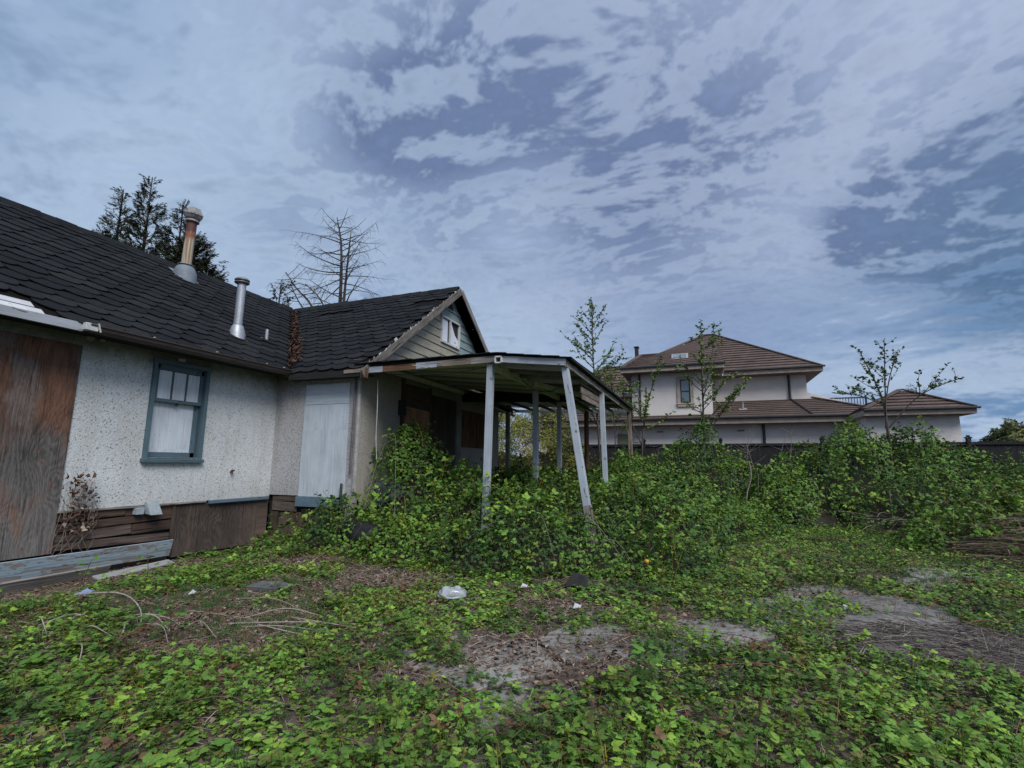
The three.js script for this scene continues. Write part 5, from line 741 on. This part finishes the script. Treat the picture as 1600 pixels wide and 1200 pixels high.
  tag(scatter('valley_leaves', dl[0], dryM, vm, vc, scene), 'drift of brown leaves in the valley between the two black roofs', 'leaf litter', null, 'stuff');
}

// ---------------------------------------------------------------- trees
// an arm that climbs away from a trunk: point list from base along direction, curving by lift
function arm(b, az, len, up, lift, n = 6, wob = 0.06, g = R) { const p = []; let x = b.x, y = b.y, z = b.z, e = up; for (let i = 0; i <= n; i++) { p.push(V(x, y, z)); const s = len / n; x += Math.cos(az) * Math.cos(e) * s + rr(-wob, wob, g) * s; z += Math.sin(az) * Math.cos(e) * s + rr(-wob, wob, g) * s; y += Math.sin(e) * s; e += lift / n; } return p; }
const along = (pts, t) => { const f = t * (pts.length - 1), i = Math.min(pts.length - 2, Math.floor(f)); return pts[i].clone().lerp(pts[i + 1], f - i); };
function sapling(label, base, stems, o) {
  const g = rngOf(o.seed), root = thing('sapling', label, 'tree', base, 0, o.group), wood = [], boughs = [], lm = [[], []], lc = [[], []], X = V(0, 0, 0), Y = V(0, 0, 0), N = V(0, 0, 0);
  const leafOn = (pts, t0, per) => { const L = pts.reduce((s, p, i) => s + (i ? p.distanceTo(pts[i - 1]) : 0), 0), n = Math.round(L * per); for (let i = 0; i < n; i++) { const p = along(pts, lerp(t0, 1, g())); Y.set(rr(-1, 1, g), rr(-0.4, 0.9, g), rr(-1, 1, g)).normalize(); N.set(rr(-1, 1, g), rr(0, 1.2, g), rr(-1, 1, g)); N.addScaledVector(Y, -N.dot(Y)).normalize(); X.crossVectors(Y, N); const s = rr(o.leaf[0], o.leaf[1], g), k = g() < 0.5 ? 0 : 1; lm[k].push(new THREE.Matrix4().makeBasis(X, Y, N).scale(V(s, s, s)).setPosition(p.x + rr(-0.03, 0.03, g), p.y, p.z + rr(-0.03, 0.03, g))); lc[k].push(jitter(mix3(o.c0, o.c1, g()), g, 0.2)); } };
  for (const st of stems) {
    const tr = curve(st.pts.map((p) => V(p[0] - base[0], p[1], p[2] - base[2])), 14); wood.push(tube(tr, st.r, 0.008, 7));
    for (let i = 0; i < st.n; i++) {
      const t = lerp(st.t0, 0.97, (i + g() * 0.8) / st.n), b = along(tr, t), az = g() * 6.28, len = st.len * Math.pow(1 - t, 0.7) * rr(0.65, 1.15, g) + 0.22, pts = arm(b, az, len, rr(0.35, 0.85, g), rr(0.1, 0.5, g), 5, 0.12, g); boughs.push(tube(pts, Math.max(0.006, 0.014 * len), 0.003, 4)); leafOn(pts, 0.15, o.per);
      const m = Math.round(len * 3.2); for (let j = 0; j < m; j++) { const q = arm(along(pts, rr(0.25, 0.95, g)), az + rr(-1.3, 1.3, g), rr(0.12, 0.42, g) * len, rr(0, 0.9, g), 0.3, 3, 0.15, g); boughs.push(tube(q, 0.005, 0.002, 3)); leafOn(q, 0, o.per * 1.15); }
    }
    leafOn(tr, Math.max(0.6, st.t0), o.per);
  }
  part('trunk', merge(wood), MT.bark, root); part('branches', merge(boughs), MT.bark, root); SINGLE.forEach((q, k) => lm[k].length && scatter('leaves', q, leafM, lm[k], lc[k], root)); return root;
}
const spring = { c0: [0.09, 0.15, 0.028], c1: [0.17, 0.25, 0.045], group: 'young saplings among the brambles' };
sapling('tall slim sapling rising behind the far end of the porch roof', [-3.2, 0, -17], [{ pts: [[-3.2, 0, -17], [-3.3, 2.5, -17.05], [-3.42, 5.2, -17], [-3.42, 7.35, -16.98]], r: 0.05, n: 46, t0: 0.34, len: 2.2 }], { seed: 5, leaf: [0.055, 0.09], per: 20, ...spring });
sapling('thin sapling leaning right beside the brown far porch post', [-1.72, 0, -15.5], [{ pts: [[-1.72, 0, -15.5], [-1.65, 2.1, -15.5], [-1.5, 3.1, -15.5], [-1.0, 4.72, -15.5]], r: 0.035, n: 13, t0: 0.42, len: 1.25 }, { pts: [[-1.66, 2.0, -15.5], [-2.1, 3.1, -15.7], [-2.3, 4.2, -15.8]], r: 0.02, n: 9, t0: 0.3, len: 0.9 }, { pts: [[-2.5, 0.2, -15.9], [-2.55, 2.6, -15.9], [-2.6, 4.3, -15.9]], r: 0.02, n: 12, t0: 0.4, len: 0.9 }], { seed: 6, leaf: [0.055, 0.095], per: 20, ...spring });
sapling('straight sapling standing before the dark window of the beige house', [0.1, 0, -16.5], [{ pts: [[0.1, 0, -16.5], [0.12, 2, -16.5], [0.17, 4, -16.5], [0.23, 6.1, -16.5]], r: 0.055, n: 24, t0: 0.42, len: 1.9 }, { pts: [[0.16, 2.3, -16.5], [0.8, 3.2, -16.4], [1.5, 4.1, -16.4]], r: 0.02, n: 9, t0: 0.3, len: 0.8 }, { pts: [[0.17, 3.5, -16.5], [0.5, 4.9, -16.5], [0.62, 6.0, -16.5]], r: 0.016, n: 7, t0: 0.4, len: 0.6 }], { seed: 7, leaf: [0.055, 0.095], per: 20, ...spring });
sapling('sparse many-stemmed sapling growing out of the tallest bramble mound', [4.5, 0, -15.2], [{ pts: [[4.5, 0, -15.2], [4.53, 2.2, -15.2], [4.48, 3.2, -15.2], [4.1, 4.5, -15.2]], r: 0.05, n: 8, t0: 0.6, len: 1.1 }, { pts: [[4.5, 2.4, -15.2], [4.56, 3.4, -15.15], [4.65, 4.75, -15.1]], r: 0.025, n: 7, t0: 0.4, len: 0.9 }, { pts: [[4.55, 2.4, -15.2], [5.1, 3.1, -15.0], [5.5, 3.37, -15], [6.15, 3.62, -15]], r: 0.02, n: 6, t0: 0.35, len: 0.8 }, { pts: [[4.5, 3.0, -15.2], [4.0, 3.25, -15.1], [3.35, 3.35, -15]], r: 0.016, n: 5, t0: 0.3, len: 0.5 }, { pts: [[4.52, 2.9, -15.2], [4.75, 3.8, -15.3], [4.98, 4.4, -15.3]], r: 0.018, n: 6, t0: 0.35, len: 0.6 }], { seed: 8, leaf: [0.06, 0.11], per: 11, ...spring, c0: [0.05, 0.075, 0.022], c1: [0.11, 0.16, 0.04] });
// dark conifers behind the ridge
function spray(g) { const out = []; for (let k = 0; k < 15; k++) { const t = k / 14, q = nonIndexed(leaflet(rr(0.20, 0.42, g), rr(0.07, 0.12, g), 0.5, 0.2, g, 1)); q.rotateZ((k % 2 ? 1 : -1) * rr(0.3, 1.2, g) * (1 - t * 0.7)); q.rotateY(rr(-0.6, 0.6, g)); q.translate(rr(-0.05, 0.05, g), t * 0.75, rr(-0.06, 0.06, g)); const s = rr(0.75, 1.25, g); out.push(tint(q, [s, s, s])); } return merge(out); }
const gT = rngOf(808), SPRAY = [spray(gT), spray(gT)];
function conifer(label, base, h, o) {
  const g = rngOf(o.seed), root = thing('conifer_tree', label, 'tree', base, 0, o.group), boughs = [], lm = [[], []], lc = [[], []], X = V(0, 0, 0), Y = V(0, 0, 0), N = V(0, 0, 0);
  const trunks = [curve([[0, 0, 0], [rr(-0.1, 0.1, g), h * 0.5, 0], [rr(-0.15, 0.15, g), h, 0]], 16)]; if (o.twin) trunks.push(curve([[0.1, h * 0.3, 0.1], [o.twin, h * 0.6, 0.1], [o.twin * 1.2, h * 0.86, 0.1]], 12));
  for (const tr of trunks) for (let i = 0; i < o.n; i++) {
    const t = lerp(o.t0, 0.985, Math.pow((i + g()) / o.n, 0.9)), b = along(tr, t), az = g() * 6.28, len = (o.w * Math.pow(1 - t, 0.95) + 0.14) * rr(0.6, 1.15, g), pts = arm(b, az, len, rr(0.15, 0.75, g), rr(0.2, 0.9, g), 5, 0.1, g); boughs.push(tube(pts, 0.012 * len + 0.008, 0.006, 4));
    const m = Math.round(len * o.per); for (let j = 0; j < m; j++) { const p = along(pts, rr(0.3, 1.05, g) > 1 ? 1 : rr(0.35, 1, g)); Y.set(Math.cos(az) * 0.8 + rr(-0.7, 0.7, g), rr(-0.1, 1.2, g), Math.sin(az) * 0.8 + rr(-0.7, 0.7, g)).normalize(); N.set(rr(-0.8, 0.8, g), 1, rr(-0.8, 0.8, g)); N.addScaledVector(Y, -N.dot(Y)).normalize(); X.crossVectors(Y, N); const s = rr(0.35, 0.75, g) * o.s, k = g() < 0.5 ? 0 : 1; lm[k].push(new THREE.Matrix4().makeBasis(X, Y, N).scale(V(s, s, s)).setPosition(p.x, p.y + rr(-0.12, 0.08, g), p.z)); lc[k].push(jitter(g() < 0.2 ? [0.10, 0.085, 0.03] : [0.038, 0.052, 0.022], g, 0.3)); }
  }
  part('trunk', merge(trunks.map((tr) => tube(tr, 0.020 * h * 0.7, 0.02, 8))), MT.deadBark, root); part('branches', merge(boughs), MT.deadBark, root); SPRAY.forEach((q, k) => scatter('foliage', q, leafM, lm[k], lc[k], root)); return root;
}
const dk = { group: 'dark conifers behind the house', per: 13, s: 0.60 };
conifer('left of the two taller dark conifers behind the ridge', [-25.0, 0, -13.4], 14.2, { seed: 21, n: 95, t0: 0.5, w: 3.0, twin: -0.8, ...dk });
conifer('tallest dark conifer, just left of the rusty flue', [-22.6, 0, -13.2], 14.2, { seed: 22, n: 105, t0: 0.5, w: 3.3, ...dk });
conifer('lower dark conifer directly behind the rusty flue', [-19.3, 0, -12.6], 11.9, { seed: 23, n: 100, t0: 0.45, w: 3.4, twin: 0.8, ...dk });
conifer('small green conifer tip left of the bare dead tree', [-14.5, 0, -13.2], 8.0, { seed: 24, n: 40, t0: 0.55, w: 2.2, per: 8, s: 0.75 });
conifer('tiny dark conifer tip over the right wing of the beige house', [12.3, 0, -36], 6.2, { seed: 25, n: 40, t0: 0.3, w: 2.2, per: 7, s: 0.8 });
// leafless dead trees
function deadTree(label, base, trunks, o) {
  const g = rngOf(o.seed), root = thing('dead_tree', label, 'tree', base, 0, 'bare dead trees behind the gable wing'), tw = [], br = [];
  for (const t of trunks) {
    const tr = curve(t.pts.map((p) => V(p[0] - base[0], p[1], p[2] - base[2])), 16); tw.push(tube(tr, t.r, 0.02, 7));
    for (let i = 0; i < t.n; i++) {
      const f = lerp(t.t0, 0.97, (i + g() * 0.6) / t.n), b = along(tr, f), az = i % 2 ? rr(-0.7, 0.7, g) : Math.PI + rr(-0.7, 0.7, g), len = t.len * (1.08 - f) * rr(0.7, 1.25, g) + 0.5, pts = arm(b, az, len, rr(-0.25, 0.7, g), rr(0.1, 0.8, g) * (g() < 0.3 ? -0.8 : 0.7), 8, 0.09, g); br.push(tube(pts, 0.010 * len + 0.010, 0.006, 4));
      const m = Math.round(len * 3); for (let j = 0; j < m; j++) br.push(tube(arm(along(pts, rr(0.25, 1, g)), az + rr(-1.3, 1.3, g), rr(0.25, 0.8, g), rr(-1.1, 0.3, g), -0.5, 4, 0.15, g), 0.008, 0.004, 3));
    }
  }
  part('trunk', merge(tw), MT.deadBark, root); part('branches', merge(br), MT.deadBark, root);
}
deadTree('tall bare dead tree with twin dark trunks above the wing roof', [-17.5, 0, -20], [{ pts: [[-17.5, 0, -20], [-17.55, 6, -20], [-17.5, 10, -20], [-17.7, 13.2, -20], [-18.1, 14.8, -20]], r: 0.17, n: 30, t0: 0.55, len: 5.0 }, { pts: [[-17.0, 0, -19.8], [-17.15, 7, -19.8], [-17.1, 10, -19.8], [-16.95, 13.3, -19.8]], r: 0.14, n: 24, t0: 0.55, len: 4.6 }, { pts: [[-17.3, 0, -20.2], [-17.4, 9.7, -20.2], [-17.25, 13.9, -20.2]], r: 0.08, n: 8, t0: 0.66, len: 2 }], { seed: 31 });
deadTree('low leaning bare dead branches left of the tall dead tree', [-18.2, 0, -20], [{ pts: [[-18.2, 0, -20], [-18.6, 7, -20], [-19.4, 9.8, -20], [-20.6, 11, -20], [-21.5, 12.1, -20]], r: 0.10, n: 10, t0: 0.72, len: 3.4 }, { pts: [[-18.0, 5, -20], [-18.1, 8.7, -20], [-18.9, 10.2, -20], [-20.0, 11.2, -20]], r: 0.07, n: 9, t0: 0.6, len: 2.6 }, { pts: [[-18.5, 6, -20], [-19.5, 9.0, -20], [-20.5, 10.4, -20], [-21.0, 11.2, -20]], r: 0.06, n: 7, t0: 0.6, len: 2.4 }], { seed: 32 });
// a pale tree far beyond the right end of the fence
thicket('far_tree', 'pale yellow-green tree far behind the right end of the fence', 'tree', null, [[19.5, -42, 2.9, 2.4, 3.9], [21.5, -42, 2.6, 2.0, 3.5]], { seed: 141, leaves: NARROW, density: 150, size: [0.25, 0.5], dark: [0.07, 0.10, 0.035], mid: [0.11, 0.14, 0.045], bright: [0.17, 0.19, 0.06], tip: [0.2, 0.22, 0.06], fresh: 0.1, canes: 12, depth: 0.3, inside: () => true });

// ---------------------------------------------------------------- small things
// fallen grey canes lying over the lawn remnant
{
  const g = rngOf(515), pale = plain([0.42, 0.36, 0.31], { roughness: 0.9 });
  const lay = (pts, r, label) => tag(part('fallen_cane', tube(curve(pts.map(([x, z, h = 0.05]) => [x, gy(x, z) + h, z]), 10), r, r * 0.55, 5), pale, scene), label, 'cane', 'fallen bramble canes');
  const same = 'pale dead bramble cane lying in the grass';
  lay([[-6.0, -3.3, 0.1], [-5.4, -3.35, 0.16], [-4.85, -3.2, 0.12], [-4.5, -3.0, 0.04]], 0.009, 'longest pale cane at the left, crossing the grass diagonally');
  for (let k = 0; k < 13; k++) { const x = -4.75 + rr(-0.55, 0.6, g), z = -2.85 + rr(-0.35, 0.35, g), a = rr(-0.7, 0.9, g), L = rr(0.35, 0.75, g); lay([[x - Math.cos(a) * L / 2, z - Math.sin(a) * L / 2, 0.03], [x + rr(-0.08, 0.08, g), z + rr(-0.08, 0.08, g), rr(0.06, 0.14, g)], [x + Math.cos(a) * L / 2, z + Math.sin(a) * L / 2, 0.03]], rr(0.004, 0.007, g), same); }
  for (let k = 0; k < 9; k++) { const x = -3.9 + rr(-0.7, 0.9, g), z = -3.75 + rr(-0.55, 0.6, g), a = rr(-0.5, 0.25, g), L = rr(0.5, 1.2, g); lay([[x - Math.cos(a) * L / 2, z - Math.sin(a) * L / 2, 0.03], [x + rr(-0.1, 0.1, g), z + rr(-0.08, 0.08, g), rr(0.03, 0.10, g)], [x + Math.cos(a) * L / 2, z + Math.sin(a) * L / 2, 0.03]], rr(0.004, 0.007, g), same); }
}
// heap of grey twigs on the concrete, and a tangle of dead canes under the right-hand brambles
function heap(name, label, c, rx, rz, h, n, len, rad, m, seed, dir) {
  const g = rngOf(seed), root = thing(name, label, 'twigs', [c[0], gy(c[0], c[1]), c[1]]), a = [], b = [];
  for (let i = 0; i < n; i++) { const q = Math.sqrt(g()), t = g() * 6.28, x = Math.cos(t) * q * rx, z = Math.sin(t) * q * rz, y = h * (1 - q * q) * g(), az = dir + rr(-0.8, 0.8, g) * (g() < 0.35 ? 3 : 1), L = rr(len[0], len[1], g), dx = Math.cos(az) * L / 2, dz = Math.sin(az) * L / 2; (g() < 0.6 ? a : b).push(tube(curve([[x - dx, Math.max(0.01, y + rr(-0.04, 0.04, g)), z - dz], [x + rr(-0.05, 0.05, g), y + 0.03, z + rr(-0.05, 0.05, g)], [x + dx, Math.max(0.01, y + rr(-0.04, 0.04, g)), z + dz]], 5), rr(rad[0], rad[1], g), rad[0] * 0.6, 4)); }
  part('twigs', merge(a), m[0], root).userData.kind = 'stuff'; part('twigs', merge(b), m[1], root).userData.kind = 'stuff';
}
heap('twig_heap', 'heap of thin grey twigs lying on the cracked concrete at lower right', [1.85, -5.05], 0.85, 0.55, 0.20, 700, [0.18, 0.6], [0.002, 0.0045], [plain([0.33, 0.28, 0.25]), plain([0.10, 0.078, 0.066])], 616, 0.75);
heap('cane_tangle', 'tangle of bare brown canes under the brambles at the right edge', [4.75, -10.1], 0.9, 0.45, 0.75, 330, [0.4, 1.0], [0.004, 0.008], [plain([0.26, 0.18, 0.13]), plain([0.12, 0.075, 0.055])], 626, 0.3);
heap('cane_tangle', 'pale bare canes poking from the front of the tallest bramble mound', [3.7, -12.9], 0.9, 0.4, 0.7, 26, [0.5, 1.0], [0.005, 0.009], [plain([0.33, 0.27, 0.22]), plain([0.2, 0.15, 0.12])], 627, 1.2);
tag(part('dead_stick', tube(curve([[1.02, 0.15, -14.0], [1.05, 0.7, -14.05], [1.18, 1.15, -14.05], [1.16, 1.55, -14.1]], 10), 0.022, 0.012, 6), plain([0.36, 0.30, 0.25]), scene), 'pale upright dead stick in front of the middle bramble mounds', 'stick');
// bare upright shoots before the fence
{ const g = rngOf(717), o = []; for (const [x, z, h, l] of [[1.35, -18.4, 2.7, 0.25], [1.75, -18.3, 2.2, -0.3], [2.2, -18.2, 2.5, 0.45], [2.6, -18.0, 2.6, 0.2], [0.9, -18.4, 2.2, 0.1]]) { const p = curve([[x, 0.4, z], [x + l * 0.4, h * 0.6, z], [x + l, h, z]], 8); o.push(tube(p, 0.016, 0.005, 5)); for (let k = 0; k < 6; k++) { const b = along(p, rr(0.4, 0.95, g)); o.push(tube(arm(b, g() < 0.5 ? 0 : 3.14, rr(0.2, 0.6, g), rr(0.3, 1, g), 0.2, 3, 0.1, g), 0.007, 0.003, 3)); } } const t = thing('bare_shrub', 'bare grey shoots standing against the black fence', 'shrub', [0, 0, 0]); part('stems', merge(o), plain([0.30, 0.26, 0.23]), t); }
// dead creeper hanging at the foot of the plywood sheet
{
  const g = rngOf(818), root = thing('dead_creeper', 'withered brown creeper clinging beside the foot of the plywood', 'creeper', [-7.93, 0.4, -4.22]), st = [], m = [], c = [];
  for (let k = 0; k < 16; k++) { const z = rr(-0.22, 0.16, g), y = rr(0.35, 0.75, g); st.push(tube(curve([[0.01, y, z], [0.04, y - 0.25, z + rr(-0.12, 0.12, g)], [0.03, y - 0.5, z + rr(-0.15, 0.2, g)], [0.05, y - 0.75 + rr(0, 0.2, g), z + rr(-0.05, 0.25, g)]], 9), 0.004, 0.002, 4)); }
  for (let k = 0; k < 190; k++) { const y = Math.pow(g(), 0.9) * 0.80 + 0.05, z = (g() + g() - 1) * 0.26 - 0.05; m.push(M4(rr(0.015, 0.06, g), y, z, new THREE.Euler(rr(-1.5, 1.5, g), rr(-1, 1, g), rr(-1.5, 1.5, g)), rr(0.7, 1.3, g))); const t = rr(0.5, 1.3, g); c.push(g() < 0.7 ? [0.085 * t, 0.045 * t, 0.03 * t] : [0.28 * t, 0.22 * t, 0.17 * t]); }
  part('stems', merge(st), plain([0.25, 0.20, 0.16]), root); scatter('leaves', tint(nonIndexed(leaflet(0.055, 0.04, 0.5, 0.5, g, 2)), [1, 1, 1]), dryM, m, c, root);
}
// loose boards fallen against the crawlspace
{
  const loose = (label, a, b, w, h, m, roll) => tag(part('loose_board', beam(a, b, w, h, 0.004, null, roll), m, scene), label, 'board', 'boards fallen from the house');
  loose('long board with flaking pale blue paint leaning at the wall foot', [-7.80, 0.13, -2.9], [-7.90, 0.10, -5.58], 0.022, 0.25, MT.bluePaint, 0.22);
  loose('grey worn board lying in front of the blue one', [-7.62, -0.05, -2.6], [-7.72, -0.06, -4.6], 0.03, 0.22, MT.grey, 0.5);
  loose('short whitish board on the soil by the wall', [-7.52, -0.085, -4.35], [-7.60, -0.06, -5.4], 0.15, 0.022, paint([0.33, 0.33, 0.34]), 0.25);
}
// upright young shoots near the wall, each by itself
{
  const g = rngOf(919), list = [[-6.95, -3.9, 1.7, 'tall bramble shoot before the loose boards, leftmost of three'], [-6.75, -4.5, 1.6, 'broad bramble shoot before the blue board, middle of three'], [-6.7, -5.0, 1.5, 'reddish bramble shoot before the blue board, rightmost of three'], [-4.05, -2.95, 1.5, 'dark-stemmed shoot standing among the fallen canes'], [-0.35, -3.5, 1.5, 'leafless-footed shoot near the lower edge of the yard'], [-7.0, -6.5, 1.5, 'shoot growing against the skirt panel'], [-6.0, -2.6, 1.5, 'shoot at the lower left corner of the yard']];
  for (const [x, z, s, label] of list) { const t = thing('bramble_shoot', label, 'bramble', [x, gy(x, z), z], g() * 6, 'young bramble shoots'), h = rr(0.24, 0.34, g) * s / 1.5; const all = [], lv = []; all.push(tube(curve([[0, -0.02, 0], [0.01, h * 0.5, 0.01], [0.05, h, 0.02]], 6), 0.006, 0.003, 5)); for (let k = 0; k < 7; k++) { const q = TRE[k % 4].clone(), a = k * 2.4, sc = rr(0.055, 0.08, g); q.translate(0, 0.6, 0); q.scale(sc, sc, sc); q.rotateX(-1.57 + rr(-0.1, 0.7, g)); q.rotateY(a); q.translate(0.04 * k / 7, h * (0.45 + 0.55 * k / 6), 0.01); lv.push(q); } part('stem', merge(all), MT.caneDark, t); const lm = leafM.clone(); lm.color.setRGB(...jitter(GREEN.fresh, g, 0.15)); part('leaves', merge(lv), lm, t); }
}
// clear plastic food box, scraps, a yellow ball, slabs, black bin, blue tarpaulin, broken steps
{
  const g = rngOf(111), crumple = (geo, a, f) => { const p = geo.attributes.position; for (let i = 0; i < p.count; i++) { const x = p.getX(i), y = p.getY(i), z = p.getZ(i), n = 1 + a * (fbm(x * f + 3, y * f + z * f * 1.3, 3) - 0.5) + a * 0.6 * (vn(z * f * 1.7, x * f * 1.7) - 0.5); p.setXYZ(i, x * n, y * n, z * n); } geo.computeVertexNormals(); return geo; };
  const plastic = new THREE.MeshPhysicalMaterial({ color: new THREE.Color().setRGB(0.75, 0.79, 0.84), roughness: 0.18, transmission: 0.62, thickness: 0, clearcoat: 0.8, side: D });
  const b = thing('plastic_container', 'crumpled clear plastic food container lying among the shoots', 'litter', [-2.57, 0.05, -4.93], 0.4); part('lid', crumple(new THREE.SphereGeometry(0.13, 26, 14, 0, 6.28, 0, 1.6).scale(1.1, 0.75, 0.85), 0.5, 16), plastic, b); part('rim', new THREE.TorusGeometry(0.132, 0.008, 5, 26).rotateX(1.57).scale(1.1, 1, 0.88), plastic, b); part('base', crumple(new THREE.SphereGeometry(0.115, 22, 10, 0, 6.28, 1.6, 1.5).scale(1.1, 0.4, 0.85), 0.4, 16), plastic, b);
  tag(part('plastic_scrap', crumple(new THREE.PlaneGeometry(0.14, 0.09, 8, 6).rotateX(-1.3).translate(0, 0, 0.02), 1.0, 20).translate(-6.05, 0.10, -3.45), plain([0.30, 0.38, 0.60], { roughness: 0.4, side: D }), scene), 'scrap of light blue plastic on the soil at the left', 'litter');
  tag(part('yellow_ball', new THREE.IcosahedronGeometry(0.030, 3).translate(-0.69, 0.26, -6.5), plain([0.62, 0.34, 0.02], { roughness: 0.5 }), scene), 'small yellow ball caught in the brambles', 'ball');
  for (const [x, z, l] of [[-1.95, -5.55, 'larger white paper scrap at the edge of the porch brambles'], [-1.2, -5.0, 'small white scrap on the brown litter'], [1.3, -6.0, 'white scrap on the cracked concrete, right of the middle'], [-5.1, -3.9, 'white scrap in the grass near the wall']]) tag(part('paper_scrap', crumple(new THREE.PlaneGeometry(0.07, 0.05, 5, 4).rotateX(-0.9), 1.2, 30).translate(x, gy(x, z) + 0.07, z), plain([0.62, 0.62, 0.64], { side: D }), scene), l, 'litter');
  tag(part('stone_slab', slab([[0, 0], [0.42, 0.04], [0.46, 0.2], [0.2, 0.26], [0.02, 0.16]], 0.04, 0.008).rotateX(-1.5).translate(-4.85, 0.02, -4.35), mineral([0.16, 0.165, 0.175]), scene), 'flat grey slab of stone in the grass', 'stone');
  tag(part('stone_slab', slab([[0, 0], [0.26, 0], [0.22, 0.14], [0.08, 0.16]], 0.04, 0.008).rotateX(-0.5).translate(-1.55, 0.02, -5.85), mineral([0.05, 0.05, 0.05]), scene), 'dark tilted slab under the edge of the porch brambles', 'stone');
  const bin = thing('black_bin', 'black plastic bin lying on its side under the brambles', 'bin', [-5.15, 0.26, -6.75], -0.35), blk = plain([0.018, 0.018, 0.022], { roughness: 0.4 }); part('body', nonIndexed(new THREE.LatheGeometry([[0.0, 0], [0.19, 0], [0.20, 0.02], [0.235, 0.75], [0.215, 0.75], [0.18, 0.05]].map((p) => new THREE.Vector2(...p)), 24)).rotateZ(1.5).translate(0.4, 0, 0), blk, bin); part('rim', new THREE.TorusGeometry(0.235, 0.018, 8, 24).rotateY(1.57).translate(-0.35, 0.05, 0), blk, bin);
  tag(part('tarpaulin', crumple(new THREE.SphereGeometry(0.27, 40, 28).scale(1.0, 0.9, 0.7), 0.9, 7).translate(-5.35, 0.85, -7.72), plain([0.035, 0.045, 0.075], { roughness: 0.7 }), scene), 'crumpled dark blue tarpaulin at the porch corner', 'tarpaulin');
  const stp = thing('porch_step', 'dark blue-grey wooden porch steps half buried in brambles', 'steps', [-4.85, 0, -8.1]); for (let k = 0; k < 3; k++) part('tread', bx(0.95, 0.035, 0.26, 0, 0.30 + k * 0.17, -k * 0.24, [0.02, 0, 0.01]), MT.blueStrip, stp); for (const s of [-1, 1]) part('stringer', beam([s * 0.44, 0.1, 0.1], [s * 0.44, 0.66, -0.62], 0.04, 0.2), MT.blueStrip, stp);
  const cr = thing('broken_crate', 'weathered wooden crate boards beside the porch steps', 'crate', [-5.25, 0.55, -7.95], 0.15); for (let k = 0; k < 4; k++) part('slat', bx(0.5, 0.09, 0.02, 0, k * 0.10, rr(-0.01, 0.01, g), [0, 0, rr(-0.05, 0.05, g)]), MT.bare, cr); for (const s of [-1, 1]) part('upright', bx(0.05, 0.42, 0.03, s * 0.22, 0.15, 0.025), MT.bare, cr);
}
renderer.render(scene, camera);
